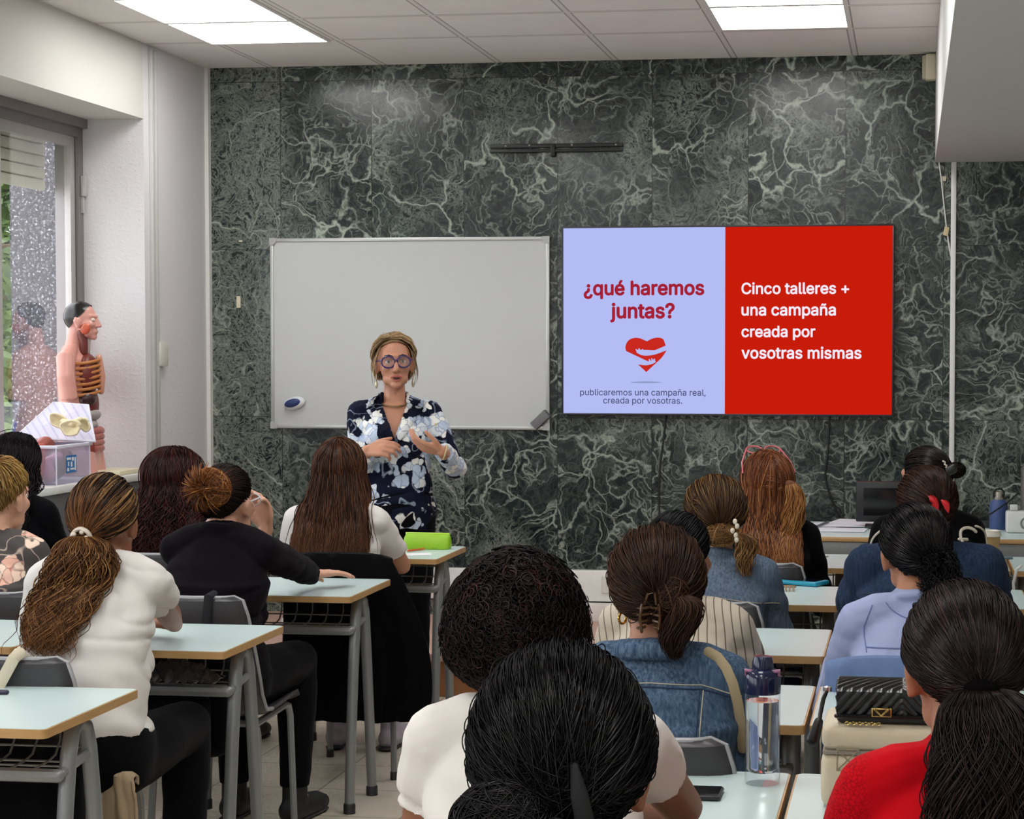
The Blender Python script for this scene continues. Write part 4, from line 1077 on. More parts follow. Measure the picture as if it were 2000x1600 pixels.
# ------------------------------------------------------------------ cloth patterns
def floral(bg, petals, centre, scale, line, thr=.42):
    def ex(t, v, a):
        q = t.vmath('ADD', v, t.vmath('SCALE', t.vmath('SUBTRACT', t.noise(v, scale*1.6, 2.).outputs[1], (.5, .5, .5)), sc=.55/scale))
        vo = t.n('TexVoronoi', i_Vector=q, i_Scale=scale); d = vo.outputs['Distance']
        v2 = t.n('TexVoronoi', i_Vector=q, i_Scale=scale*2.7); e2 = t.n('TexVoronoi', feature='DISTANCE_TO_EDGE', i_Vector=q, i_Scale=scale*2.7).outputs['Distance']
        edge = t.math('ADD', d, t.math('MULTIPLY', v2.outputs['Distance'], .35))
        m = t.ramp(edge, thr+.14, thr+.10)
        pc = t.mix(t.ramp(v2.outputs['Color'], .3, .7), lin(petals[0]), lin(petals[1]))
        pc = t.mix(t.ramp(d, .10, .05), pc, lin(centre))
        pc = t.mix(t.math('MULTIPLY', t.ramp(e2, .07, .0), .75), pc, lin(line))
        stem = t.ramp(t.math('ABSOLUTE', t.math('SUBTRACT', t.noise(v, scale*.9, 1.).outputs[0], .5)), .012, .0)
        return t.mix(m, t.mix(t.math('MULTIPLY', stem, .6), a, lin(petals[1])), pc)
    return cloth_mat(bg, .6, extra=ex)
def denim(col, hi):
    def ex(t, v, a):
        s = t.noise(t.vmath('MULTIPLY', v, (1., 1., .06)), 160., 3., .6).outputs[0]; w = t.noise(v, 5., 4.).outputs[0]
        return t.mix(t.math('MULTIPLY', t.ramp(s, .35, .7), t.ramp(w, .3, .75, .25, .9)), a, lin(hi))
    return cloth_mat(col, .9, 500., .25, extra=ex)
def ribbed(col, line, pitch):
    def ex(t, v, a):
        x = t.n('SeparateXYZ', i_0=t.vmath('ADD', v, t.vmath('SCALE', t.noise(v, 6., 1.).outputs[1], sc=.012)))
        f = t.math('ABSOLUTE', t.math('SUBTRACT', t.math('FRACT', t.math('DIVIDE', t.math('ADD', x.outputs[0], t.math('MULTIPLY', x.outputs[2], .12)), pitch)), .5))
        return t.mix(t.ramp(f, .09, .05), a, lin(line))
    return cloth_mat(col, .9, extra=ex)
def lace(col, dark):
    def ex(t, v, a):
        x = t.n('SeparateXYZ', i_0=v); d = t.n('TexVoronoi', feature='DISTANCE_TO_EDGE', i_Vector=v, i_Scale=150.).outputs['Distance']
        return t.mix(t.math('MULTIPLY', t.ramp(d, .12, .02), t.ramp(x.outputs[0], -.125, -.15)), a, lin(dark))
    return cloth_mat(col, .7, extra=ex)
BLACK_PANTS = cloth_mat('0f0f12'); NAVY = cloth_mat('151a28')
def Hd(px, py, y): return U(px, py, Y=y)

# ------------------------------------------------------------------ the speaker
p = Hd(770, 652, 8.3)
YAW_S = PI+.24
fw = lambda px, py, y: U(px, py, Y=y)
P = person('person standing by the whiteboard in a white and navy flowered blouse and purple glasses', p.x, p.y, p.z, .02, YAW_S, (.10, .0, .03), .150, .97, .95, 'c08a6e',
    arms=((fw(864, 882, 8.09), (.35, .55, -.9), (-.80, -.25, .22), (-.15, .45, .8)), (fw(716, 880, 8.11), (-.35, .55, -.9), (.86, -.25, .12), (.1, .75, -.45))),
    sleeve=1.88, top=floral('171a2c', ('e9e9e4', 'b9c8de'), 'cfc99a', 9.6, '6d7fa0', .63), topname='blouse', pants=BLACK_PANTS, voxel=.0042, standing=True, hem=.80, ease=.016, curl=(.62, .95),
    neck_r=.046, sh_drop=.336, neckz=-.028, round_back=.0, ht=.012)
face(P, lw=.0765)
Rz = Matrix.Rotation(YAW_S, 3, 'Z')
# open V of the blouse, with collar flaps
def cutv(P, zv, k, ztop=9):
    o = [c for c in P.t.children if c.name.startswith('blouse')][0]; bm = bmesh.new(); bm.from_mesh(o.data); RT = Rz.transposed(); kill = []
    for v in bm.verts:
        q = RT @ v.co
        if q.y > -.02 and q.z > zv and abs(q.x) < (q.z-zv)*k: kill.append(v)
    bmesh.ops.delete(bm, geom=kill, context='VERTS'); bm.to_mesh(o.data); bm.free(); return o
blouse = cutv(P, P.H-.44, .36)
pv = BVHTree.FromPolygons([v.co+P.origin for v in blouse.data.vertices], [q.vertices[:] for q in blouse.data.polygons])
def front(x, z, lift=.004):
    o = P.L((x, .6, z)); h = pv.ray_cast(o, P.L((x, 0, z))-P.L((x, 1, z)))
    return (h[0]+(Rz @ Vector((0, lift, 0)))) if h[0] is not None else P.L((x, .06, z))
zv = P.H-.44
for k in (-1, 1):
    m = MB(); rows_ = [(.0, .0, .012), (.05, .018, .034), (.10, .036, .050), (.15, .054, .066), (.185, .066, .072)]
    vs = []
    for dz, x0, w in rows_:
        for u in (0, .5, 1): vs.append(front(k*(x0+w*u+.002), zv+dz-.03*u, .007+.004*(1-u)))
    m.add(vs, [(i*3+j, i*3+j+1, i*3+j+4, i*3+j+3) for i in range(len(rows_)-1) for j in range(2)])
    c = m.build('collar', blouse.data.materials[0], P.t); md = c.modifiers.new('t', 'SOLIDIFY'); md.thickness = .004
    m = MB(); m.tube([P.L((k*.067, .00, P.H-.285)), P.L((k*.060, -.05, P.H-.268)), P.L((k*.03, -.082, P.H-.257)), P.L((0, -.09, P.H-.255))], .016, 8, flat=(Vector((0, 0, 1)), 1.5)); m.build('collar', blouse.data.materials[0], P.t)
# necklace, glasses, earrings, bracelet
n = MB(); pts = [P.L((.060*math.sin(a)*1.02, -.035+.078*math.cos(a), P.H-.283-.022*math.cos(a))) for a in [2*PI*i/28 for i in range(28)]]
n.tube(pts, .0042, 7, closed=True); n.build('necklace', mat('8a6a45', .5), P.t)
C, M = P.hc, P.Mh; g = MB(); PUR = mat('3a2460', .25)
for k in (-1, 1):
    g.tube([C+M @ Vector((k*.033+.0285*math.cos(a), .097-.010*abs(math.cos(a)+k*.9)*.5, .006+.0245*math.sin(a))) for a in [2*PI*i/24 for i in range(24)]], .0036, 7, closed=True)
    g.tube([C+M @ Vector(q) for q in ((k*.061, .090, .014), (k*.074, .070, .014), (k*.082, .02, .012), (k*.084, -.012, .006))], .0032, 6)
g.tube([C+M @ Vector(q) for q in ((-.0065, .100, .012), (0, .103, .015), (.0065, .100, .012))], .003, 6); gl = g.build('eyeglasses', PUR, P.t)
lens = NT('lens'); tr = lens.n('BsdfTransparent'); tr.inputs[0].default_value = (.93, .9, .96, 1); gg = lens.n('BsdfGlossy'); gg.inputs['Roughness'].default_value = .05
mx = lens.n('MixShader'); mx.inputs[0].default_value = .12; lens.l(tr.outputs[0], mx.inputs[1]); lens.l(gg.outputs[0], mx.inputs[2]); lens.l(mx.outputs[0], lens.o.inputs[0])
for k in (-1, 1):
    e = MB(); e.add([C+M @ Vector((k*.033+.026*math.cos(a), .0955, .006+.0225*math.sin(a))) for a in [2*PI*i/20 for i in range(20)]], [tuple(range(20))]); e.build('lens', lens.m, gl, False)
    e = MB(); q = C+M @ Vector((k*.080, .0, -.045)); e.tube([q, q+Vector((0, 0, -.03))], .0022, 6); e.ell(q+Vector((0, 0, -.046)), (.007, .005, .017)); e.build('earring', mat('cfc8b0', .25, .6), P.t)
n = MB(); w = P.wr[0]; f = P.hd[0][0].normalized(); a = f.orthogonal().normalized(); b_ = f.cross(a)
n.tube([w-f*.012+(a*math.cos(q)+b_*math.sin(q))*.031 for q in [2*PI*i/20 for i in range(20)]], .004, 6, closed=True); n.build('bracelet', mat('c9b48a', .4), P.t)
h = Hair(P, .007, 3); h.rimv = [.80, .88, 1.2, 1.45, 1.86, 2.12, 2.4]; HM = hair_mat([(0, '6b5440'), (.35, '9c8060'), (.7, 'c6a67a'), (1, 'e6cda2')], rough=.5)
X = fly(h.loose(1500, 14, P.H-.165, .22, .004, .006, .09, front=.5, jag=.06, vol=.012, inward=.02), h.g, .10, .010)
Xs = []
for k in (-1, 1):                                              # wisps beside the face
    for i in range(14):
        z = h.g.random(); p0 = C+M @ Vector((k*(.060+.01*z), .055-.03*h.g.random(), .075-.02*z)); xo = k*(.010+.014*h.g.random())
        Xs.append([tuple(p0+(M @ Vector((xo*math.sin(u*PI*.7)*1.5, -.018*u, -.155*u*(.6+.4*z))))) for u in np.linspace(0, 1, 14)])
B = h.ball(h.w(np.array([[0, -.085, .095]]))[0], .04, 160, 14)
strands('hair', np.concatenate([X, np.array(Xs), B]), taper(14, .0017, .0006)[None], HM, P.t, extra=h.cap(-.004))

# ------------------------------------------------------------------ seated listeners, left block
def seat(px, py, y): q = U(px, py, Y=y); return q.x, q.y, q.z
WHITE = cloth_mat('d6d3cf', .85)
# woman with streaked ponytail
x, y, H = seat(207, 927, 4.85)
P = person('person in white T-shirt with a long brown ponytail with blond streaks, elbow on desk', x, y, H, .17, .02, (-.02, -.05, 0), .138, 1.06, 1.05, '87573d',
    arms=('desk', ((x+.02, 5.27, .80), (.8, -.35, -.9), (-.9, .3, .1), (0, -.3, -1))), sleeve=.62, crease=1.3, top=WHITE, topname='t_shirt', pants=BLACK_PANTS, hem=.61, sh_drop=.262, neckz=.03, fold=1.3, voxel=.007)
Pst = P
h = Hair(P, .010, 8)
HM = hair_mat([(0, '1c120d'), (.45, '2c1c13'), (.72, '4a3120'), (.84, '8a6a42'), (1, 'b39263')], '7a4d2b', .62)
X = h.pulled((-.22, -.84, -.58), 1000, 16, .006, .003); tie = h.w(h.on(np.array([[-.22, -.84, -.58]]), .006))[0]
T = h.tail(tie, 620, 30, .29, .092, (-.035, 0, 0), .016, .085, 1., .03, True, .75)
strands('hair', X, taper(16, .0026, .0016)[None], HM, P.t, extra=h.cap(-.004))
strands('ponytail', fly(T, h.g, .06, .03), taper(30, .0026, .0006)[None], hair_mat([(0, '3a2315'), (.3, '5f3d22'), (.65, '724a2a'), (.88, '976c3f'), (1, 'b08a58')], '835a36', .9), P.t)
m = MB(); c = Vector(tie); m.tube([c+Vector((.026*math.cos(a), -.006-.006*math.sin(2*a), .022*math.sin(a))) for a in [2*PI*i/18 for i in range(18)]], .006, 8, closed=True)
for i in range(5): m.ell(c+Vector((.018*math.cos(i*1.26), -.016, .014*math.sin(i*1.26))), (.006, .005, .006), None, 8, 6)
m.build('hair_tie', mat('cfc3b4', .3), P.t)

# blonde short-haired woman at the left edge
x, y, H = seat(2, 897, 5.95)
P = person('person with short blonde hair and a grey top with salmon flowers, at the left edge', x, y, H, .10, -.15, (-.08, 0, 0), .148, 1.2, 1.15, 'd3a388',
    arms=('desk', 'desk'), sleeve=1.7, top=floral('514d4c', ('e0ab98', 'ecd2c0'), 'd98f80', 10., '7a6058', .47), topname='blouse', pants=NAVY, hem=.50, sh_drop=.28, voxel=.0065, ht=.014)
face(P)
h = Hair(P, .014, 21); HM = hair_mat([(0, '6e4f30'), (.4, '94703f'), (.75, 'b8924f'), (1, 'd3b377')], rough=.45)
X = []
for lyr, (n, cut) in enumerate(((900, .9), (500, .6))):
    psi = h.g.uniform(-PI, PI, n); a = h.rim(psi); top_ = unit(np.array([.15, -.35, .92])); st = h.slerp(np.broadcast_to(top_, a.shape), a, (h.g.random((n, 1))*.75)); en = h.slerp(st, a, np.full((n, 1), cut)); en = unit(en+h.g.normal(0, .12, (n, 3)))
    u = np.linspace(0, 1, 12)[None, :, None]; d = h.slerp(st[:, None], en[:, None], u); X.append(h.w(HC+d*(HRAD+h.th+(.010*np.sin(u*PI)+h.g.normal(0, .004, (n, 1, 1))-.006*u))))
strands('hair', np.concatenate(X), taper(12, .0026, .0008)[None], HM, P.t, extra=h.cap(-.004))

# black-haired woman by the window ledge
x, y, H = seat(32, 850, 7.15)
P = person('person with long wavy black hair and a black top, before the window ledge', x, y, H, .09, -.1, (-.25, 0, 0), .148, 1.05, 1., 'b98666', sleeve=1.8, top=cloth_mat('0d0d10'), topname='sweater', pants=NAVY)
h = Hair(P, .014, 31, False)
X = h.loose(760, 30, P.H-.36, .05, .02, .012, .09, jag=.10)
strands('hair', fly(X, h.g, .05, .03), taper(30, .0036, .001)[None], hair_mat([(0, '0b090b'), (.7, '17121a'), (1, '2a1c22')], rough=.34), P.t, extra=h.cap(0))

# dark red curls
x, y, H = seat(342, 882, 7.15)
P = person('person with very long dark red curly hair and a black top, by the corner pier', x, y, H, .09, -.1, (-.1, 0, 0), .148, 1.1, 1., 'b98666', sleeve=1.8, top=cloth_mat('0d0d10'), topname='sweater', pants=NAVY)
h = Hair(P, .020, 41, False)
X = h.loose(900, 40, P.H-.44, .0, .05, .015, .075, jag=.12, vol=.012)
strands('hair', fly(X, h.g, .06, .025), taper(40, .0036, .001)[None], hair_mat([(0, '150a0a'), (.5, '2b1313'), (.85, '45201d'), (1, '5d2e27')], '3a1a18', .8, rough=.36), P.t, extra=h.cap(0))

# black cardigan, copper bun
x, y, H = seat(445, 907, 6.0)
P = person('person in black cardigan with a copper bun, chin resting on one hand', x, y, H, .16, -.10, (-.14, .02, 0), .152, 1.18, 1.12, 'cf9f85', sh_drop=.262, neckz=.045,
    arms=((Vector(U(520, 1034, Y=6.17)), (-.3, -.1, -1), (-.1, -.1, 1), (-.4, -.9, 0)), (Vector((-2.03, 6.50, .795)), (.9, -.1, -.4), (.6, .75, 0), (0, 0, -1))), sleeve=1.93, top=cloth_mat('141116', .9), topname='cardigan', pants=BLACK_PANTS,
    hem=.5, fold=1.2, voxel=.0065, curl=(.8, .2), longhem=True)
Pca = P
h = Hair(P, .008, 51); tie_d = np.array([[.16, -.90, .28]])
strands('hair', h.pulled(tie_d[0], 1000, 16, .004, .003), taper(16, .0026, .0012)[None], hair_mat([(0, '0e0a0a'), (.7, '1d1412'), (1, '33211a')], '6b3a1d', .85), P.t, extra=h.cap(-.003))
c = h.w(h.on(tie_d, .022))[0]
bb = h.ball(c, .062, 800, 18, (1.15, .62, 1.))
g = h.g; d = unit(np.concatenate([g.normal(0, 1, (170, 1))-.5, -np.abs(g.normal(0, .5, (170, 1)))-.1, g.normal(0, 1, (170, 1))], 1)); u = np.linspace(.15, 1, 18)[None, :, None]
sp = c+((d[:, None]*u*(.072+.022*g.random((170, 1, 1)))+np.array([0, -.03, 0])*np.sin(u*PI)) @ h.M.T)
strands('bun', np.concatenate([bb, sp]), taper(18, .0024, .0007)[None], hair_mat([(0, '3a2012'), (.4, '6b3c1e'), (.8, '96602f'), (1, 'b9814a')], rough=.4), P.t)
g = MB(); g.tube([P.hc+P.Mh @ Vector(q) for q in ((.064, .085, .014), (.078, .05, .014), (.083, .0, .010))], .003, 6)
g.tube([P.hc+P.Mh @ Vector((.035+.026*math.cos(a), .094, .006+.02*math.sin(a))) for a in [2*PI*i/16 for i in range(16)]], .003, 6, closed=True); g.build('eyeglasses', mat('d8d8dc', .3), P.t)

# long brown hair, white T-shirt
x, y, H = seat(664, 858, 7.15)
P = person('person in white T-shirt with long straight brown hair, beside the lime pencil case', x, y, H, .09, .02, (.05, 0, 0), .152, 1.12, 1.05, 'bb876b',
    arms=('desk', ((x+.02, y+.30, .80), (.9, -.3, -.6), (-.9, .4, 0), (0, 0, -1))), sleeve=.68, crease=1.3, top=cloth_mat('dcd7d4', .85), topname='t_shirt', pants=NAVY, ht=.016, shoes=mat('b7aebb', .7))
h = Hair(P, .016, 61, False)
X = h.loose(1100, 30, P.H-.42, .0, .045, .004, .16, jag=.09)
strands('hair', fly(X, h.g, .05, .02), taper(30, .0032, .0008)[None], hair_mat([(0, '22130e'), (.4, '38201a'), (.8, '53331f'), (1, '6e472c')], '5f3b24', .7, rough=.36), P.t, extra=h.cap(0))

# ------------------------------------------------------------------ seated listeners, right block
# big black curls, white top
x, y, H = seat(1012, 1040, 3.0)
P = person('person with big round black curls and a white cap-sleeved top, seen from behind', x+.038, y, H, .14, .02, (.0, 0, 0), .150, 1.12, 1.05, '8c5b41', hx=-.038,
    arms=('desk', ((-.52, 3.36, .795), (1., .1, -.55), (-.8, .5, 0), (0, 0, -1))), sleeve=.42, top=cloth_mat('dbd7d2', .8), topname='blouse', pants=NAVY, voxel=.006, hem=.5, fold=1.15, shoulder_r=.048, ht=.03)
h = Hair(P, .004, 71, False)
X = h.curls(5200, 46, (.116, .116, .114), .018, -.018, .0095, .026, (.03, .11), gravity=.55)
strands('hair', X, taper(46, .0023, .0011)[None], hair_mat([(0, '080607'), (.6, '120d0e'), (.9, '291715'), (1, '42241e')], rough=.5, spec=.2), P.t, extra=h.cap(-.004))

# closest black-haired woman
x, y, H = seat(1098, 1262, 1.9)
P = person('person closest to the camera, black hair twisted up and pinned with a dark clip', x, y, H, .10, .02, (.12, .05, 0), .150, 1., 1., '8c5b41', sleeve=.5, top=cloth_mat('22232a'), topname='t_shirt', pants=NAVY)
h = Hair(P, .011, 81); tie_d = np.array([[.05, -.97, -.22]])
HM = hair_mat([(0, '050506'), (.6, '0b0b0e'), (.9, '17171c'), (1, '2a2a31')], rough=.34, spec=.2)
X = fly(h.pulled(tie_d[0], 3600, 24, .007, .005), h.g, .14, .018)
tie = h.w(h.on(tie_d, .012))[0]
lo = h.ball(tie+np.array([-.052, -.012, -.018]), .046, 700, 24, (1.1, .7, .9)); lo2 = h.tail(tie+np.array([-.03, -.02, -.01]), 500, 24, .16, .06, (-.05, -.01, 0), .006, .12, 1., .015, False)
strands('hair', X, taper(24, .0013, .0007)[None], HM, P.t, extra=h.cap(-.002)); strands('twist', np.concatenate([lo, fly(lo2, h.g, .1, .02)]), taper(24, .0013, .0006)[None], HM, P.t)
c = Vector(tie)+Vector((.018, -.022, -.005)); m = MB()
m.tube([c+Vector((-.004, .006, .045)), c+Vector((.004, -.012, .022)), c+Vector((.014, -.018, -.02)), c+Vector((.026, -.010, -.07))], [.004, .0085, .0095, .006], 10, flat=(Vector((0, 1, 0)), .5))
m.tube([c+Vector((-.004, .0, -.012)), c+Vector((-.012, -.006, -.03)), c+Vector((-.006, -.004, -.05))], .004, 8); m.build('hair_clip', mat('0c0c0e', .6, spec=.2), P.t)

# blue denim jacket
x, y, H = seat(1282, 1037, 4.0)
P = person('person in mid blue denim jacket, brown hair in a tortoiseshell claw clip', x, y, H, .08, .05, (.06, .02, .03), .145, 1.12, 1.08, 'b07c60', sleeve=1.9, top=denim('33475f', '73899f'), topname='denim_jacket', pants=NAVY, voxel=.0065, hem=.5, fold=.7, ease=.016)
Pdj = P
h = Hair(P, .015, 91, False); HM = hair_mat([(0, '1e130f'), (.5, '38231a'), (.85, '573a29'), (1, '7a5a40')], '2a1a14', .55, rough=.4)
tie_d = np.array([[.12, -.93, -.33]]); tie = h.w(h.on(tie_d, .008))[0]
X = fly(h.pulled(tie_d[0], 1700, 20, .014, .006), h.g, .08, .012); lo = h.tail(tie+np.array([.03, 0, .02]), 220, 20, .13, .035, (.02, 0, 0), .004, .1, 1., .01, True); tw = h.ball(tie+np.array([.02, .005, .018]), .036, 240, 20, (1., .7, 1.2))
strands('hair', np.concatenate([X, lo, tw]), taper(20, .0022, .0008)[None], HM, P.t, extra=h.cap(.0))
def claw(P, c, R, col, s=1., name='claw_clip'):
    m = MB()
    for k in (-1, 1):
        for i in range(4):
            a = (i-1.5)*.014*s
            m.tube([c+R @ Vector((a*k*.3+k*.004*s, -.010*s, .022*s-i*.014*s)), c+R @ Vector((k*.018*s, -.018*s, .020*s-i*.014*s)), c+R @ Vector((k*.026*s, -.004*s, .018*s-i*.014*s)), c+R @ Vector((k*.020*s, .016*s, .016*s-i*.014*s))], [.0030*s, .0034*s, .003*s, .0018*s], 7)
        m.tube([c+R @ Vector((k*.018*s, -.018*s, .028*s)), c+R @ Vector((k*.021*s, -.019*s, 0)), c+R @ Vector((k*.017*s, -.016*s, -.030*s))], .0032*s, 7)
    m.tube([c+R @ Vector((-.012*s, -.014*s, .030*s)), c+R @ Vector((-.006*s, -.018*s, .052*s)), c+R @ Vector((.008*s, -.018*s, .054*s)), c+R @ Vector((.012*s, -.014*s, .030*s))], .003*s, 7)
    return m.build(name, mat(col, .2, var=.7, vs=90.), P.t)
claw(P, Vector(U(1270, 1205, Y=tie[1]-.005)), P.Mh, '4a3018', .95)
for px, py, k in ((1216, 1207, -1), (1346, 1216, 1)):
    q = Vector(U(px, py, Y=P.hc.y-.01)); r = .012 if k < 0 else .016
    MB().tube([q+Vector((r*.5*math.cos(a), r*math.cos(a), r*math.sin(a))) for a in [2*PI*i/18 for i in range(18)]], .0030, 7, closed=True).build('hoop_earring', mat('c9a24e', .2, .9), P.t)
ST = mat('b7b09a', .8); zz = P.H
seam(P, 'yoke_seam', dense([(-.18, zz-.305), (-.1, zz-.289), (0, zz-.285), (.1, zz-.291), (.18, zz-.315)], 8), ST, .0012, .001)
seam(P, 'yoke_seam', dense([(-.18, zz-.312), (-.1, zz-.296), (0, zz-.292), (.1, zz-.298), (.18, zz-.322)], 8), mat('1f3350', .8), .0018, .001)
for k in (-1, 1):
    seam(P, 'panel_seam', dense([(k*.105, zz-.30), (k*.098, zz-.42), (k*.085, zz-.58)], 8), ST, .0012); seam(P, 'panel_seam', dense([(k*.098, zz-.30), (k*.091, zz-.42), (k*.078, zz-.58)], 8), mat('1f3350', .8), .0018)
m = MB(); m.tube([P.L((.070*math.sin(a), -.045+.066*math.cos(a)-(.006), zz-.232-.012*math.cos(a))) for a in np.linspace(.9, 2*PI-.9, 20)], .020, 10, flat=(Vector((0, 0, 1)), 1.1)); m.build('collar', P.shirt.data.materials[0], P.t)

# ribbed beige top, mostly hidden
x, y, H = seat(1328, 1000, 5.05)
P = person('person in a ribbed beige top with black hair, half hidden behind the denim jacket', x, y, H, .20, -.05, (-.35, .05, 0), .150, 1.15, 1.05, '9c6a4e', sleeve=.8, top=ribbed('bdb3a4', '6d6358', .021), topname='ribbed_top', pants=NAVY, hem=.5, sh_drop=.275)
h = Hair(P, .012, 101)
tie_d = np.array([[0, -.9, -.42]]); tie = h.w(h.on(tie_d, .008))[0]
strands('hair', np.concatenate([h.pulled(tie_d[0], 900, 16, .004, .002), h.tail(tie, 260, 16, .20, .05, (.02, 0, 0), .004, .1, 1., .03, True)]), taper(16, .0028, .001)[None], hair_mat([(0, '0a0a0c'), (.8, '16161b'), (1, '2b2b33')], rough=.3), P.t, extra=h.cap(-.002))

# faded denim jacket, streaked updo
x, y, H = seat(1398, 932, 6.05)
P = person('person in faded grey blue denim jacket, brown streaked hair in a loose low bun', x, y, H, .09, .05, (.10, .02, -.06), .150, 1.1, 1.05, 'b98a6c', sleeve=1.9, top=denim('4d5d70', '8a99aa'), topname='denim_jacket', pants=NAVY, fold=.8)
h = Hair(P, .014, 111); HM = hair_mat([(0, '2b1c12'), (.5, '4a3321'), (.85, '73532f'), (1, 'a07c4c')], '3a271a', .7, rough=.4)
tie_d = np.array([[.10, -.86, -.48]]); tie = h.w(h.on(tie_d, .012))[0]
X = h.pulled(tie_d[0], 900, 18, .010, .005); side = h.ball(h.w(h.on(np.array([[-.5, -.7, .1]]), .004))[0], .034, 160, 18, (1, .7, 1.3)); lowb = h.ball(tie+np.array([.0, -.004, -.014]), .044, 300, 18, (1.25, .7, .8)); wsp = h.tail(tie+np.array([.05, .0, -.01]), 90, 18, .13, .03, (.05, 0, 0), .006, .08, 1, .01, True)
strands('hair', np.concatenate([fly(X, h.g, .08, .012), side]), taper(18, .0028, .001)[None], HM, P.t, extra=h.cap(-.002))
strands('bun', np.concatenate([lowb, wsp]), taper(18, .0026, .001)[None], hair_mat([(0, '4a3018'), (.5, '7a5530'), (1, 'b08a58')], rough=.4), P.t)
m = MB(); c = Vector(tie)+Vector((.045, -.03, .0))
for i in range(5): m.ell(c+Vector((.008*math.sin(i*2.2), -.004, .03-.014*i)), (.007, .005, .009), None, 8, 6)
m.build('hair_clip', mat('d6cbb8', .25), P.t)
seam(P, 'yoke_seam', dense([(-.2, P.H-.355), (0, P.H-.345), (.2, P.H-.375)], 10), mat('b3a68c', .8), .0014); seam(P, 'panel_seam', dense([(.04, P.H-.35), (.042, P.H-.48)], 8), mat('b3a68c', .8), .0014)

# long red hair with sunglasses on top
x, y, H = seat(1497, 886, 7.1)
P = person('person with long red-brown hair tied at the side, pink sunglasses on top of the head', x, y, H, .09, .12, (.22, .0, 0), .142, 1., 1., 'c7957a', sleeve=1.8, top=cloth_mat('0d0d10'), topname='sweater', pants=NAVY)
h = Hair(P, .014, 121, False); HM = hair_mat([(0, '3f2014'), (.4, '66361e'), (.8, '8a5230'), (1, 'ad7648')], '9a673c', .8, rough=.36)
X = h.loose(800, 30, P.H-.44, .0, .02, .006, .12, jag=.1); tie = h.w(h.on(np.array([[.55, -.83, .0]]), .01))[0]
pu = h.pulled((.55, -.83, .0), 400, 30, .006, .003); T = h.tail(tie, 320, 30, .36, .04, (-.02, 0, 0), .008, .12, 1, .03, True)
strands('hair', np.concatenate([X, pu]), taper(30, .0034, .001)[None], HM, P.t, extra=h.cap(-.001)); strands('side_ponytail', T, taper(30, .003, .001)[None], hair_mat([(0, '6b3d20'), (.5, '96602f'), (1, 'c09058')], rough=.36), P.t)
MB().ell(Vector(tie)+Vector((0, -.008, -.004)), (.019, .013, .013)).ell(Vector(tie)+Vector((.014, -.006, -.008)), (.012, .011, .012)).build('hair_tie', mat('6b3f28', .7), P.t)
g = MB(); C, M = P.hc, P.Mh
for k in (-1, 1):
    g.tube([C+M @ Vector((k*.034+.030*math.cos(a), .045+.015*math.sin(a), (.139+.012*math.sin(a)))) for a in [2*PI*i/20 for i in range(20)]], .003, 6, closed=True)
    g.tube([C+M @ Vector(q) for q in ((k*.064, .045, .142), (k*.092, .0, .095), (k*.098, -.035, .06))], .003, 6)
g.build('sunglasses', mat('c9606a', .3), P.t)

# patterned black top
x, y, H = seat(1805, 872, 7.1)
P = person('person in black top with cream scroll pattern, dark hair in a clipped knot', x, y, H, .10, .3, (.35, 0, 0), .155, 1.1, 1., 'bd8a6d', sleeve=1.8, top=cloth_mat('0c0c0e'), topname='patterned_top', pants=NAVY)
h = Hair(P, .008, 131); tie_d = np.array([[.35, -.90, .15]]); c = h.w(h.on(tie_d, .03))[0]
strands('hair', np.concatenate([h.pulled(tie_d[0], 800, 16, .004, .002), h.ball(c, .034, 160, 16, (1, 1, .8))]), taper(16, .003, .001)[None], hair_mat([(0, '0c0909'), (.8, '1c1413'), (1, '3a2a26')], rough=.32), P.t, extra=h.cap(-.002))
q = Vector(U(1858, 918, Y=y-.16)); MB().box(q, (.040, .03, .030), ry=-.5, r=.008).build('hair_clip', M_BLACKPL, P.t)
m = MB()
for i in range(4): m.box(Vector(U(1844+i*3, 902+i*6, Y=y-.13)), (.014, .012, .006), ry=.6, r=.002)
m.build('clip_teeth', mat('cfc6b4', .4), P.t)
CREAM = mat('cfc6b6', .8)
def spiral(cx, cz, r, k, t0, t1): return [(cx+k*(r*(1-.28*u*1.6))*math.cos(t0+(t1-t0)*u), cz+(r*(1-.28*u*1.6))*math.sin(t0+(t1-t0)*u)) for u in np.linspace(0, 1, 18)]
for k in (-1, 1):
    P_ = P
    seam(P, 'scroll_pattern', spiral(k*.125, P.H-.315, .042, k, .6, 5.2), CREAM, .0058, .001); seam(P, 'scroll_pattern', spiral(k*.125, P.H-.315, .10, k, -.5, .9), CREAM, .004, .001)
    seam(P, 'scroll_pattern', dense([(k*.085, P.H-.315), (k*.12, P.H-.318)], 5), CREAM, .006); seam(P, 'scroll_pattern', [(k*(.16-.01*i), P.H-.39-.02*i+.004*math.sin(i*3)) for i in range(5)], CREAM, .005)

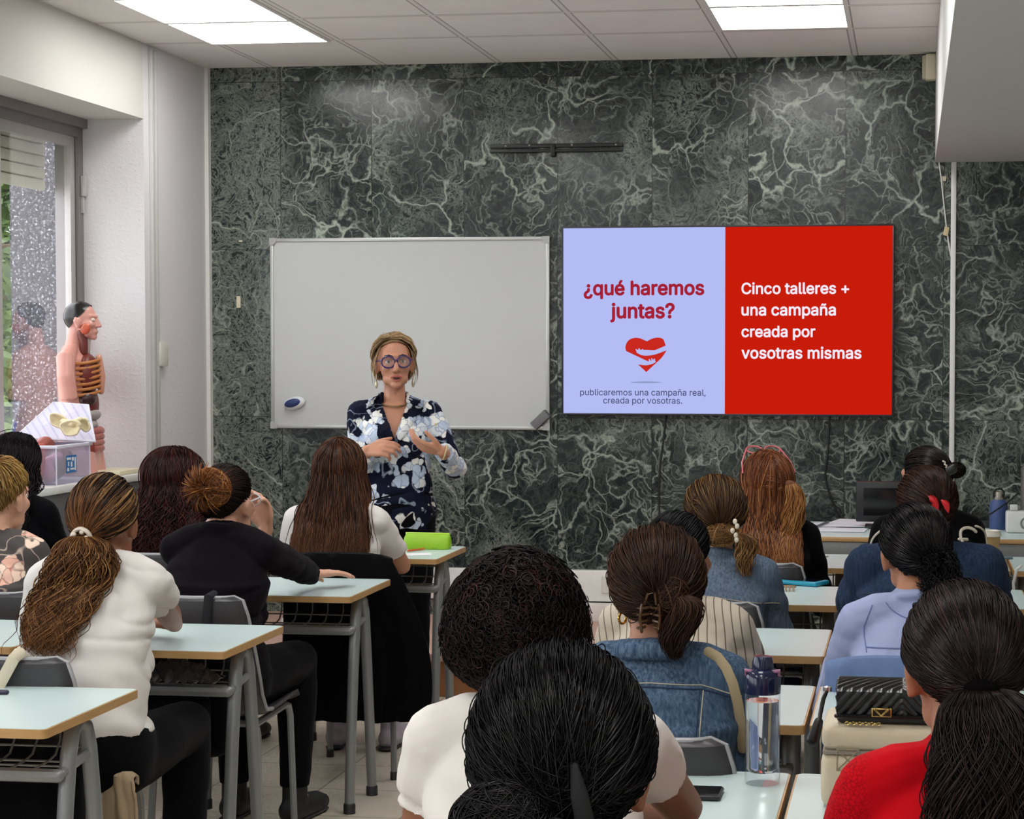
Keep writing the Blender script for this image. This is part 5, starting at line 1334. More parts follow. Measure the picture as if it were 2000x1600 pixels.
# broad dark denim
x, y, H = seat(1806, 915, 6.05)
P = person('person with broad shoulders in dark blue denim, brown hair caught in a red claw clip', x, y, H, .16, .1, (.12, .05, 0), .172, 1.38, 1.25, 'b3805f', sleeve=1.9, top=denim('212c40', '384a64'), topname='denim_shirt', pants=NAVY, fold=1.2, ease=.02, shoulder_r=.058, wide=1.15, arm=.05)
h = Hair(P, .012, 141); tie_d = np.array([[.25, -.9, -.1]])
strands('hair', h.pulled(tie_d[0], 1000, 16, .010, .004), taper(16, .0028, .0012)[None], hair_mat([(0, '1b100c'), (.6, '2e1b14'), (1, '4c3024')], rough=.38), P.t, extra=h.cap(-.001))
RED = mat('c41622', .25); yb_ = y-.125
for (pts, w) in ((((1812, 968), (1822, 978), (1832, 1000)), 10), (((1840, 978), (1848, 985), (1852, 1000)), 7)):
    q = [Vector(U(a, b_, Y=yb_)) for a, b_ in pts]; MB().tube([q[0], (q[0]+q[1])/2, q[1], (q[1]+q[2])/2, q[2]], [.004, w*.0012, w*.0014, w*.0012, .003], 10, flat=(Vector((0, 1, 0)), .5)).build('claw_clip', RED, P.t)
seam(P, 'yoke_seam', dense([(-.2, P.H-.36), (0, P.H-.35), (.2, P.H-.36)], 10), mat('16233a', .8), .003)

# light blue blouse
x, y, H = seat(1785, 984, 5.05)
def gather(q, z):
    w = max(0, min(1, (P_z-z)/.02)); return .006*w*math.sin(q.x*150+q.x*abs(q.x)*300)*max(0, 1-abs(q.x)/.16)
P_z = H-.345
P = person('person in light blue blouse gathered below the yoke, black curly hair tied at the nape', x, y, H, .14, .14, (.10, .05, -.05), .148, 1.12, 1.08, 'b07a58', sleeve=1.85, top=cloth_mat('9ba5c8', .85), topname='blouse', pants=NAVY, hem=.5, foldfn=gather, fold=.8, voxel=.0065)
h = Hair(P, .010, 151); HM = hair_mat([(0, '060607'), (.7, '0e0d0f'), (1, '252226')], rough=.3, spec=.2); tie_d = np.array([[.22, -.9, -.36]]); tie = h.w(h.on(tie_d, .006))[0]
X = h.pulled(tie_d[0], 1100, 22, .007, .004)
g = h.g; n = 420; d = unit(g.normal(0, 1, (n, 3))*np.array([1, .7, 1.2])); u = np.linspace(0, 1, 30)[None, :, None]; ph = g.uniform(0, 6.3, (n, 1)); c0 = np.array(tie)+np.array([.018, -.012, -.015])
Cq = c0+d[:, None]*np.sqrt(u)*np.array([.055, .04, .07])+np.array([0, 0, -.06])*u**2*g.random((n, 1, 1)); Cq[..., 0] += .007*np.sin(u[..., 0]*22+ph)*np.minimum(1, u[..., 0]*4); Cq[..., 2] += .007*np.cos(u[..., 0]*22+ph)
Y = h.curls(1500, 22, (.088, .104, .098), .028, -.014, .006, .026, (.02, .05), gravity=.2)
strands('hair', np.concatenate([X, Y]), taper(22, .0024, .001)[None], HM, P.t, extra=h.cap(-.001)); strands('curly_ponytail', Cq, taper(30, .002, .0008)[None], HM, P.t)
SB = mat('6c7aa8', .8)
seam(P, 'yoke_seam', dense([(-.135, P_z-.004), (0, P_z), (.135, P_z-.004)], 12), SB, .0022); seam(P, 'neck_seam', [(.088*math.sin(a), H-.222-.062*math.cos(a)) for a in np.linspace(-1.2, 1.2, 16)], SB, .0018)
for k in (-1, 1): seam(P, 'shoulder_seam', dense([(k*.118, H-.25), (k*.140, H-.30), (k*.138, H-.36)], 8), SB, .0016)

# woman in red
x, y, H = seat(1882, 1140, 2.9)
P = person('person in red top with lace sleeve, thick dark brown ponytail, at the right front', x, y, H, .10, .10, (.08, 0, 0), .138, 1.02, 1., 'a87458', sleeve=.8, top=lace('b80c18', '860a15'), topname='red_top', pants=NAVY, voxel=.006)
h = Hair(P, .013, 161); HM = hair_mat([(0, '0f0a0b'), (.5, '1b1314'), (.88, '2f2120'), (1, '493531')], rough=.33, spec=.2); tie_d = np.array([[.02, -.93, -.36]]); tie = h.w(h.on(tie_d, .006))[0]
X = h.pulled(tie_d[0], 2600, 24, .006, .003); T = h.tail(tie, 1300, 40, .42, .092, (.03, 0, 0), .021, .15, 1.1, .035, True, .8)
strands('hair', X, taper(24, .0017, .001)[None], HM, P.t, extra=h.cap(-.002)); strands('ponytail', fly(T, h.g, .05, .015), taper(40, .0017, .0006)[None], HM, P.t)
MB().ell(Vector(tie)+Vector((0, -.004, .004)), (.026, .012, .012)).build('hair_tie', mat('0a0808', .95, spec=.05), P.t)
# ------------------------------------------------------------------ things on the window ledge
SILL = .99
c = U(172, 905, Z=SILL); t = thing('anatomical_torso', (-3.92, 8.80, SILL), 'life-like anatomical torso model with black painted hair and open chest, on the window ledge', 'anatomical model')
O = Vector((-3.92, 8.80, 0)); S = .80; R = Matrix.Rotation(-PI/2+.12, 3, 'Z'); Mh = R
TL = lambda v: O+R @ (Vector((v[0], v[1], 0))*S)+Vector((0, 0, SILL+v[2]*S))
top = U(165, 590, Y=8.80).z; hz = (top-SILL)/S; hc = TL((0, .03, hz-.115))
b = MB(); M4 = Matrix.Translation(O+Vector((0, 0, SILL))) @ R.to_4x4() @ Matrix.Scale(S, 4)
z = hz
b.loft([(0, .02, .0, .165, .105), (0, .01, .05, .170, .115), (0, 0, .16, .168, .118), (0, 0, .26, .150, .105), (0, 0, .36, .138, .095), (0, -.005, .48, .148, .102), (0, -.01, .60, .158, .105), (0, -.02, z-.34, .150, .092), (0, -.03, z-.30, .115, .07), (0, -.03, z-.26, .06, .055)], 28, M4, 2.2)
b.tube([TL((0, -.03, z-.30)), TL((0, -.01, z-.20)), TL((0, .005, z-.15))], [.054*S, .050*S, .052*S], 14)
for k in (-1, 1):
    b.tube([TL((k*.05, -.025, z-.285)), TL((k*.165, -.02, z-.335)), TL((k*.19, -.01, z-.44)), TL((k*.185, .005, z-.575))], [.045*S, .056*S, .052*S, .050*S], 14, False)
    b.tube([TL((k*.085, .03, .14)), TL((k*.09, .05, .0))], [.088*S, .088*S], 14, False)
head_shapes(b, hc, Mh, S)
me = fuse('body', b, .005, 4); a = get_co(me); a[:, 2] = np.maximum(a[:, 2], SILL+.001); set_co(me, a)
link('body', me, mat('d3998c', .28, var=.05), t, True, None, 180)
h = MB(); V = []; nu, nv = 30, 14
for j in range(nv):
    for i in range(nu):
        psi = 2*PI*i/nu; lim = float(np.interp(abs((psi+PI) % (2*PI)-PI), [0, .8, 1.3, 1.9, 2.6, PI], [.82, .95, 1.15, 1.75, 2.2, 2.35])); al = PI-(PI-lim)*j/(nv-1)
        V.append(hc+Mh @ (Vector((math.sin(al)*math.sin(psi)*.080, -.012+math.cos(al)*.099, .028+math.sin(al)*math.cos(psi)*.092))*S))
h.add(V, [(j*nu+i, j*nu+(i+1) % nu, (j+1)*nu+(i+1) % nu, (j+1)*nu+i) for j in range(nv-1) for i in range(nu)]); h.build('painted_hair', mat('1a1718', .2), t)
HL = lambda v: hc+Mh @ (Vector(v)*S)
b = MB(); b.ell(HL((.062, .035, -.045)), (.010, .024, .026), Mh); b.build('cheek_muscle', mat('c0563c', .35), t)
b = MB(); b.tube([HL((.058, .062, -.02)), HL((.066, .03, -.022)), HL((.066, .012, -.05)), HL((.055, .03, -.072)), HL((.054, .056, -.05))], .006, 8, closed=True); b.build('jaw_edge', mat('d98a70', .35), t)
e = MB(); e.ell(HL((.034, .074, .010)), (.012, .010, .009), Mh); e.build('eye', mat('d9cfc0', .2), t)
b = MB(); b.tube([TL((.030, .045, z-.30)), TL((.030, .048, z-.24)), TL((.038, .035, z-.185))], [.026*S, .024*S, .026*S], 10); b.build('neck_muscle', mat('6a2f28', .4), t)
b = MB(); b.tube([TL((.012, .062, z-.30)), TL((.008, .066, z-.22))], [.016*S, .015*S], 10); b.build('windpipe', mat('a59a94', .4), t)
b = MB(); b.ell(TL((.03, .072, z-.43)), (.112*S, .058*S, .125*S), R); b.ell(TL((.02, .075, .42)), (.10*S, .050*S, .10*S), R); b.build('chest_cavity', mat('6b2720', .4), t)
for i in range(7):
    zz = z-.335-.031*i; r = MB(); r.tube([TL((.150*math.cos(q)-.005, .022+.117*math.sin(q)*1.02, zz-.03*math.cos(q))) for q in np.linspace(.05, 1.35, 9)], .0085*S*1.15, 8); r.build('rib', mat('b8753f', .35), t)
b = MB(); b.tube([TL((.004, .128, z-.33)), TL((0, .140, z-.44)), TL((0, .138, z-.53))], [.02*S, .024*S, .018*S], 10); b.build('breastbone', mat('c98f78', .35), t)
b = MB(); b.ell(TL((.075, .075, .455)), (.070*S, .055*S, .052*S), R); b.build('liver', mat('3b201d', .3), t)
b = MB(); b.ell(TL((.03, .085, .36)), (.090*S, .055*S, .040*S), R); b.ell(TL((.06, .085, .30)), (.055*S, .05*S, .032*S), R); b.build('stomach', mat('9c9591', .35), t)
b = MB()
for i in range(4): b.tube([TL((.12-.02*i, .075, .27-.035*i)), TL((.07, .118, .265-.035*i)), TL((.0, .128, .27-.035*i)), TL((-.07, .115, .262-.035*i))], .022*S, 10)
b.build('intestine', mat('b06a62', .35), t)
b = MB(); b.ell(TL((.085, .085, .17)), (.050*S, .035*S, .09*S), R); b.build('thigh_muscle', mat('8a3b30', .4), t)

def clear_plastic():
    k = NT('milky_clear_plastic'); tr = k.n('BsdfTransparent'); tr.inputs[0].default_value = (.90, .90, .95, 1); k.set(Roughness=.25); k.base('dcdcea')
    mx = k.n('MixShader'); mx.inputs[0].default_value = .28; k.l(tr.outputs[0], mx.inputs[1]); k.l(k.b.outputs[0], mx.inputs[2]); k.l(mx.outputs[0], k.o.inputs[0]); return k.m
M_CLEAR = clear_plastic(); M_MILK = mat('dddde8', .35)
a, e = U(130, 948, Z=SILL), U(196, 933, Z=SILL); bx1 = -3.705; by0, by1 = a.y-.02, a.y+.33; bx0 = bx1-.24; hb = .175
t = thing('storage_box', ((bx0+bx1)/2, (by0+by1)/2, SILL), 'clear plastic storage box with a blue label and pink parts inside, on the ledge', 'storage box')
b = MB(); q = .012
for (A, B) in (((bx0, by0), (bx0+.003, by1)), ((bx1-.003, by0), (bx1, by1)), ((bx0+.003, by0), (bx1-.003, by0+.003)), ((bx0+.003, by1-.003), (bx1-.003, by1))): b.b2((A[0], A[1], SILL+.002), (B[0], B[1], SILL+hb))
b.b2((bx0, by0, SILL+.001), (bx1, by1, SILL+.004)); b.build('body', M_CLEAR, t, False)
b = MB()
for (A, B) in (((bx0-q, by0-q), (bx0+.002, by1+q)), ((bx1-.002, by0-q), (bx1+q, by1+q)), ((bx0+.002, by0-q), (bx1-.002, by0+.002)), ((bx0+.002, by1-.002), (bx1-.002, by1+q))): b.b2((A[0], A[1], SILL+hb-.014), (B[0], B[1], SILL+hb), .002)
b.build('rim', M_MILK, t)
for (x_, y_) in ((bx1, by0), (bx1, by1), (bx0, by0)):
    b = MB(); b.tube([(x_, y_, SILL+.005), (x_, y_, SILL+hb-.01)], .004, 6); b.build('corner_rib', M_MILK, t)
ym = (by0+by1)/2
l = MB(); l.b2((bx1+.0005, ym-.075, SILL+.048), (bx1+.002, ym+.03, SILL+.125)); lb = l.build('label', mat('2c6fae', .4), t, False)
w = MB()
for (y0_, y1_, z0_, z1_) in ((-.07, -.03, .106, .116), (-.02, .0, .10, .116), (-.068, -.05, .055, .07), (-.035, .005, .06, .068), (-.03, -.015, .074, .096), (.01, .022, .055, .115), (-.06, -.048, .078, .098)): w.b2((bx1+.002, ym+y0_, SILL+z0_), (bx1+.0028, ym+y1_, SILL+z1_))
w.build('label_print', M_WHITEPL, lb, False)
for (nm, pts, r, col, lbl) in (('model_organ', [(.06, .08, .05), (.10, .12, .10), (.12, .16, .05)], [.03, .035, .028], 'c07a80', 'pink leg-shaped model part lying in the clear storage box'), ('model_organ', [(.17, .07, .035), (.15, .10, .09), (.19, .13, .12)], [.03, .032, .022], 'b87a92', 'mauve model organ standing in the clear storage box'), ('model_organ', [(.12, .24, .05), (.15, .27, .10)], [.045, .05], '6f4a44', 'dark brown model organ behind the label in the storage box'), ('model_organ', [(.05, .22, .14), (.06, .28, .16)], [.04, .045], '9c4f45', 'dark red model organ sticking out under the pelvis bone')):
    b = MB(); b.tube([(bx0+p[0], by0+p[1], SILL+p[2]) for p in pts], r, 12); me = fuse(nm, b, .006, 3); tag(link(nm, me, mat(col, .35), None, True, (0, 0, 0), 180), lbl, 'model organ', 'model parts in the storage box')
def lidmat():
    k = NT('milky_lid'); tr = k.n('BsdfTransparent'); tr.inputs[0].default_value = (.88, .88, .95, 1); v = k.coord(); x = k.n('SeparateXYZ', i_0=v)
    s_ = k.math('FRACT', k.math('MULTIPLY', k.math('ADD', x.outputs[1], x.outputs[0]), 22.)); k.base(k.mix(k.ramp(s_, .2, .3), lin('d0d0ea'), lin('e6e6f4'))); k.set(Roughness=.3)
    mx = k.n('MixShader'); mx.inputs[0].default_value = .58; k.l(tr.outputs[0], mx.inputs[1]); k.l(k.b.outputs[0], mx.inputs[2]); k.l(mx.outputs[0], k.o.inputs[0]); return k.m
# lid leaning open behind the box
p = [U(28, 856, Y=by1-.10), U(186, 862, Y=by1-.02), U(172, 792, Y=by1+.16), U(105, 787, Y=by1+.16)]
t = thing('box_lid', p[0], 'milky plastic lid with a blue clip leaning open above the storage box', 'box lid')
n = (p[1]-p[0]).cross(p[3]-p[0]).normalized()*.006; b = MB(); b.add(p+[v+n for v in p], [(0, 1, 2, 3), (7, 6, 5, 4), (0, 4, 5, 1), (1, 5, 6, 2), (2, 6, 7, 3), (3, 7, 4, 0)]); b.build('panel', lidmat(), t, False)
b = MB(); b.tube(p, .007, 6, closed=True); b.build('rim', M_MILK, t)
d = (p[3]-p[0]); b = MB(); b.tube([p[0]+d*.12-n*2, p[0]+d*.45-n*2], .011, 8); b.build('clip', mat('2b3fb0', .35), t)
# pelvis bone on the box
cx = U(132, 832, Y=by1-.10); t = thing('pelvis_bone_model', cx-Vector((0, 0, .03)), 'cream pelvis bone model lying on top of the open storage box', 'bone model'); BONE = mat('dcd0aa', .45)
def bowl(c, rx, rz, ang, dep=.03):
    def f(u, v):
        q = 2*PI*u; r = v; p_ = Vector((rx*r*math.cos(q)*(1+.12*math.sin(3*q)), -dep*(1-r*r)*-1, rz*r*math.sin(q)*(1+.1*math.cos(2*q)))); return c+Matrix.Rotation(ang, 3, 'Y') @ p_
    m = MB(); m.grid(f, 25, 7); return m
for (px, py, rx, rz, an) in ((114, 822, .048, .036, .4), (138, 836, .050, .042, -.1), (165, 830, .028, .038, -.6)):
    o = bowl(U(px, py, Y=by1-.10-(.03 if px == 138 else 0)), rx, rz, an).build('hip_blade', BONE, t); md = o.modifiers.new('t', 'SOLIDIFY'); md.thickness = .008
b = MB(); b.tube([cx+Vector((-.02, 0, .02)), cx+Vector((.03, -.01, .01)), cx+Vector((.06, 0, .03))], [.014, .018, .012], 10); b.build('sacrum', BONE, t)
a = U(205, 928, Z=SILL); b = MB(); b.b2((-3.86, 8.76, SILL+.001), (-3.70, 9.03, SILL+.022), .004); tag(b.build('flat_box', mat('d9d2b4', .55)), 'flat cream box lying on the ledge at the foot of the torso', 'box')
p = U(6, 838, Y=8.0); b = MB(); b.box((p.x, 8.05, SILL+.10), (.25, .20, .16), r=.006); tag(b.build('red_folder', mat('b8402e', .5)), 'red folder box on the window ledge at the left edge', 'folder')
p = U(0, 862, Y=7.75); b = MB(); b.box((-3.86, 7.72, SILL+.075), (.26, .16, .145), r=.01); tag(b.build('blue_crate', mat('3a45b8', .4)), 'blue crate on the window ledge before the red folder', 'crate')

# ------------------------------------------------------------------ coats and bags on chairs
def drape(name, m, x0, x1, ytop, ztop, zbot, label, cat, seed=1, flare=(0., 0.), folds=6, amp=.018, front=.16, bulge=0., yoff=.028, parent=None):
    """cloth laid over a chair back: a short front fall, over the rim, a long back fall"""
    nu, nv = 46, 44
    def f(u, v):
        w = v; s = 0 if w < .2 else (w-.2)/.8
        fl0, fl1 = flare[0]*s**1.3, flare[1]*math.sin(min(1, s*1.05)*PI*.62)
        x = x0-fl0+(x1+fl1-x0+fl0)*u
        fold = amp*(.25+s)*math.sin(u*folds*2*PI+2*noise.noise(Vector((u*3, s*2, seed))))+.012*noise.noise(Vector((u*6+seed, s*6, 1)))
        if w < .16: z = ztop-front*(1-w/.16); y = ytop+.020
        elif w < .22: a = (w-.16)/.06*PI; z = ztop+.008*math.sin(a); y = ytop+.020*math.cos(a)
        else: z = ztop-(ztop-zbot)*((w-.22)/.78); y = ytop-.022-yoff*min(1, s*2)-bulge*math.sin(s*PI)-abs(fold)*.6-fold*.4+.05*(ztop-z)*.4
        corner = .018*(abs(u-.5)*2)**4
        return Vector((x, y, z-corner*(1 if w < .3 else .3)+(.02*noise.noise(Vector((u*4, seed, 0))) if w > .97 else 0)))
    g = MB(); g.grid(f, nu, nv); o = g.build(name, m); md = o.modifiers.new('t', 'SOLIDIFY'); md.thickness = .007; tag(o, label, cat); return o
cx_ = LX+.09; cy_ = LY[4]-.56
drape('black_coat', cloth_mat('0b0b0d'), cx_-.20, cx_+.19, cy_-.038, .838, .235, 'black coat hung over the chair back of the long brown hair woman', 'coat', 3, (.02, .16), 5, .022)
drape('blue_jacket', cloth_mat('667aa0', .9), -.20, .22, RY[3]-.47-.040, .838, .30, 'light blue jacket hung over the chair behind the black handbag', 'jacket', 8, (.02, .02), 4, .014)
t_ = thing('tote_bag', (LX-.06, LY[2]-.62, .3), 'dark tote bag hung by its cream strap on the chair of the ponytail woman', 'bag')
xb = U(22, 1310, Y=LY[2]-.62).x; yb2 = LY[2]-.55-.05
m = MB(); m.tube([U(45, 1283, Y=yb2+.02), U(38, 1276, Y=yb2), U(26, 1288, Y=yb2-.02), U(10, 1318, Y=yb2-.022), U(-8, 1350, Y=yb2-.024), (xb-.12, yb2-.03, .62)], .016, 8, flat=(Vector((0, 1, 0)), .3)); m.build('strap', cloth_mat('c9c0ab'), t_)
m = MB(); m.loft([(xb-.02, yb2-.07, .26, .20, .05), (xb-.02, yb2-.075, .30, .23, .07), (xb-.02, yb2-.06, .50, .22, .055), (xb-.02, yb2-.045, .62, .20, .02)], 28, None, 3.2); me = fuse('body', m, .009, 2); wrinkle(me, lambda p: .012*math.sin(p.x*70+3*noise.noise(p*9))*.6+.01*noise.noise(p*14)); link('body', me, cloth_mat('121216'), t_, True, None, 180)
# beige jacket hanging at the seat side
o = drape('beige_jacket', cloth_mat('a08d74', .9), 0, .15, 0, .53, .10, 'beige jacket hanging down at the chair seat of the ponytail woman', 'jacket', 12, (.0, .03), 3, .022, .02)
q = U(232, 1508, Y=4.60); o.location = (q.x-.105, 4.60, 0)
# backpack on the cardigan woman's chair
q = U(400, 1420, Y=5.62); t_ = thing('backpack', (q.x-.04, 5.60, .4), 'black backpack hanging by its strap from the chair back of the cardigan woman', 'backpack')
m = MB(); m.box((q.x-.05, 5.585, .52), (.30, .13, .32), r=.05, seg=4); me = fuse('body', m, .01, 3); wrinkle(me, lambda p: .010*noise.noise(p*11)); link('body', me, cloth_mat('0f0f12', .7), t_, True, None, 180)
m = MB(); m.box((q.x-.05, 5.505, .47), (.22, .05, .17), r=.022, seg=3); m.build('pocket', cloth_mat('1a1a1f', .7), t_)
m = MB(); m.tube([(q.x-.15, 5.516, .555), (q.x+.05, 5.516, .555)], .004, 6); m.build('zip', mat('55555a', .4), t_)
xs = U(415, 1168, Y=5.68).x; m = MB(); m.tube([(xs+.005, 5.705, .80), (xs, 5.69, .836), (xs-.004, 5.655, .832), (xs-.012, 5.655, .76), (xs-.03, 5.62, .68)], .014, 8, flat=(Vector((0, 1, 0)), .3)); m.build('strap', cloth_mat('2a2a2e'), t_)
# clear plastic wrapping in the second left desk's basket
g = random.Random(4); c = Vector(U(362, 1330, Y=LY[2]+.25)); c.z = DH-.115
def crump(u, v): return Vector((c.x+(u-.5)*.24, LY[2]+.19+(v-.5)*.12, c.z+.006+.055*math.sin(u*PI)*math.sin(v*PI)+.022*noise.noise(Vector((u*14, v*12, 2)))))
m = MB(); m.grid(crump, 26, 14); tag(m.build('plastic_wrap', mat('44464b', .12), None, False), 'crumpled shiny plastic wrap in the wire basket of the ponytail woman\'s desk', 'plastic wrap')

# ------------------------------------------------------------------ things on the left desks
def slab(name, c, d, rz, m, r, label, cat, t=None):
    b = MB(); b.box(c, d, rz, r=r); return tag(b.build(name, m), label, cat) if t is None else b.build(name, m, t)
a, e = U(790, 1075, Z=DH), U(873, 1072, Z=DH); cc = (a+e)/2; LIME = mat('8fc21f', .45)
t_ = thing('pencil_case', (cc.x, cc.y+.03, DH), 'lime green zipped pencil case on the desk before the speaker', 'pencil case')
m = MB(); m.loft([(cc.x, cc.y+.03, DH+.001, .095, .035), (cc.x, cc.y+.03, DH+.012, .100, .038), (cc.x, cc.y+.03, DH+.045, .097, .028), (cc.x+.002, cc.y+.03, DH+.062, .093, .008)], 28, None, 5); m.build('body', LIME, t_)
m = MB(); m.tube([(cc.x-.09, cc.y+.03, DH+.064), (cc.x+.09, cc.y+.03, DH+.063)], .004, 6); m.build('zip', mat('b7e04c', .4), t_)
m = MB(); m.b2((cc.x+.025, cc.y-.006, DH+.006), (cc.x+.05, cc.y-.0065, DH+.014)); m.build('small_tag', mat('4d7a12', .5), t_)
p = U(806, 1079, Z=DH); q = U(828, 1075, Z=DH); b = MB(); b.tube([p+Vector((-.02, 0, .006)), q+Vector((0, 0, .006))], .0045, 8); tag(b.build('orange_pen', mat('d0622a', .35)), 'orange pen lying on the desk in front of the lime pencil case', 'pen')
p = U(800, 1083, Z=DH); slab('sheet', (p.x+.02, p.y-.01, DH+.001), (.14, .09, .001), .3, mat('e8e8ea', .7), 0, 'white sheet of paper under the orange pen', 'paper')
p = U(0, 1358, Z=DH); b = MB(); b.tube([(p.x-.06, p.y, DH+.006), (p.x+.012, p.y+.01, DH+.006)], .006, 8); tag(b.build('violet_pen', mat('2c2340', .35)), 'dark violet pen on the nearest left desk at the left edge', 'pen')

# ------------------------------------------------------------------ things on the right desks
# water bottle
c = U(1489, 1531, Z=DH); c.y += .0; Y_ = c.y
def clear(ior, col=(1, 1, 1, 1), rough=0.):
    k = NT('clear_material'); gl = k.n('BsdfGlass'); gl.inputs['IOR'].default_value = ior; gl.inputs['Roughness'].default_value = rough; gl.inputs['Color'].default_value = col; k.l(gl.outputs[0], k.o.inputs[0]); return k.m
    tr = k.n('BsdfTransparent'); lp = k.n('Fresnel'); lp.inputs[0].default_value = ior; mx = k.n('MixShader'); mx.inputs[0].default_value = .45
    k.l(tr.outputs[0], mx.inputs[1]); k.l(gl.outputs[0], mx.inputs[2]); k.l(mx.outputs[0], k.o.inputs[0]); return k.m
def shellmat():
    k = NT('clear_shell'); tr = k.n('BsdfTransparent'); tr.inputs[0].default_value = (.96, .97, .98, 1); gl = k.n('BsdfGlossy'); gl.inputs['Roughness'].default_value = .03
    ge = k.n('NewGeometry'); dt = k.n('VectorMath', operation='DOT_PRODUCT', i_0=ge.outputs['Incoming'], i_1=ge.outputs['Normal'])
    f = k.math('ADD', .05, k.math('MULTIPLY', k.math('POWER', k.math('SUBTRACT', 1., k.math('ABSOLUTE', dt.outputs['Value'])), 4.), .75))
    mx = k.n('MixShader'); k.l(f, mx.inputs[0]); k.l(tr.outputs[0], mx.inputs[1]); k.l(gl.outputs[0], mx.inputs[2]); k.l(mx.outputs[0], k.o.inputs[0]); return k.m
t_ = thing('water_bottle', (c.x, Y_, DH), 'tall clear water bottle with a navy lid standing on the near right desk', 'water bottle')
z0 = DH; zl = U(1489, 1345, Y=Y_).z; zt = U(1489, 1281, Y=Y_).z; zw = U(1489, 1368, Y=Y_).z; r = .0335
b = MB(); b.lathe([(0, z0+.001), (r*.93, z0+.001), (r, z0+.006), (r, z0+.05), (r, zl)], (c.x, Y_, 0), 40); b.build('body', shellmat(), t_)
b = MB(); b.lathe([(0, z0+.0225), (r*.78, z0+.024), (r-.0022, z0+.031), (r-.0022, zw), (0, zw)], (c.x, Y_, 0), 40); b.build('water', clear(1.33), t_)
NV = mat('141c3c', .12); k_ = NV
b = MB(); b.lathe([(0, zl-.008), (r+.0005, zl-.008), (r+.001, zl+.022), (r*.92, zl+.032), (r*.80, zl+.036), (r*.62, zl+.038), (r*.60, zt-.012), (r*.5, zt-.001), (0, zt)], (c.x, Y_, 0), 36); b.build('lid', NV, t_)
b = MB(); b.tube([(c.x-r*.9, Y_-.01, zl+.028), (c.x-r*.95, Y_-.012, zl+.036), (c.x-r*.6, Y_-.014, zl+.034)], .004, 7); b.tube([(c.x+r*.9, Y_-.01, zl+.028), (c.x+r*.95, Y_-.012, zl+.036), (c.x+r*.6, Y_-.014, zl+.034)], .004, 7); b.build('lid_clip', mat('8c5a78', .3), t_)
# black phone
a = U(1398, 1536, Z=DH); e = U(1404, 1577, Z=DH); t_ = thing('smartphone', ((a.x+e.x)/2-.035, (a.y+e.y)/2, DH), 'black smartphone lying on the near right desk beside the bare arm', 'phone')
cx, cy = (a.x+e.x)/2-.065, (a.y+e.y)/2
m = MB(); m.box((cx, cy, DH+.0055), (.148, .085, .009), 0, r=.004); m.build('case', mat('16171b', .4), t_)
m = MB(); m.box((cx, cy, DH+.0103), (.140, .077, .0008), 0); m.build('screen', mat('0b0c10', .06), t_)
# vanity case and quilted handbag
x0 = U(1593, 1500, Y=3.60).x; BE = mat('c9bda4', .5, bump=.15, bs=400.)
vx0, vx1, vy0, vy1 = -.155, .135, 3.46, 3.66; vz1 = U(1640, 1405, Y=3.52).z
t_ = thing('vanity_case', ((vx0+vx1)/2, (vy0+vy1)/2, DH), 'beige zipped vanity case standing on the near right desk', 'vanity case')
m = MB(); m.b2((vx0, vy0, DH+.002), (vx1, vy1, vz1-.052), .018, 4); m.build('body', BE, t_)
m = MB(); m.b2((vx0+.001, vy0+.001, vz1-.0475), (vx1-.001, vy1-.001, vz1), .018, 4); m.build('lid', BE, t_)
m = MB(); m.b2((vx0+.003, vy0+.003, vz1-.0535), (vx1-.003, vy1-.003, vz1-.046), .002); m.build('zip', mat('8d8678', .45), t_)
zc_ = DH+.09; xq = vx0+.048
m = MB()
for (p0, p1) in (((xq-.019, zc_-.019), (xq+.019, zc_-.019)), ((xq+.019, zc_-.019), (xq+.019, zc_+.019)), ((xq+.019, zc_+.019), (xq-.019, zc_+.019)), ((xq-.019, zc_+.019), (xq-.019, zc_-.019)), ((xq-.019, zc_-.019), (xq+.019, zc_+.019)), ((xq-.019, zc_+.019), (xq+.019, zc_-.019))): m.tube([(p0[0], vy0-.001, p0[1]), (p1[0], vy0-.001, p1[1])], .0011, 5)
m.build('patch_stitching', mat('8f846c', .7), t_)
hx0, hx1, hy0, hy1, hz0 = -.128, .105, 3.475, 3.60, vz1+.001; hz1 = U(1680, 1332, Y=3.53).z
LE = mat('09090a', .3, bump=.1, bs=300.); t_ = thing('handbag', ((hx0+hx1)/2, (hy0+hy1)/2, hz0), 'black quilted handbag with a small gold V clasp, lying on the beige vanity case', 'handbag')
m = MB(); m.b2((hx0, hy0, hz0), (hx1, hy1, hz0+.030), .009, 3); m.build('body', LE, t_)
m = MB(); m.b2((hx0+.004, hy0+.006, hz0+.031), (hx1-.004, hy1-.004, hz1-.024), .008, 3); m.build('gusset', mat('070708', .25), t_)
def flap(u, v):
    s = v; x = hx0+(hx1-hx0)*u
    if s < .3: y = hy0-.004-.004*math.sin(s/.3*PI*.5); z = hz1-.050+.045*(s/.3)
    else: q = (s-.3)/.7; y = hy0+.002+(hy1-hy0)*q; z = hz1-.004+.006*math.sin(q*PI)
    ch = abs(u-.5)*2; rid = .0022*(math.sin((s*1.0+ch*.9)*46))
    return Vector((x, y-(rid if s < .3 else 0), z+(rid if s >= .3 else 0)))
m = MB(); m.grid(flap, 90, 50); o = m.build('flap', LE, t_); md = o.modifiers.new('t', 'SOLIDIFY'); md.thickness = .005
def qf(u, v):
    ch = abs(u-.5)*2; return Vector((hx0+.004+(hx1-hx0-.008)*u, hy0-.001-.003*math.sin((v*.8+ch*.9)*46), hz0+.034+(hz1-.05-hz0-.034)*v))
m = MB(); m.grid(qf, 80, 20); m.build('quilted_front', LE, t_)
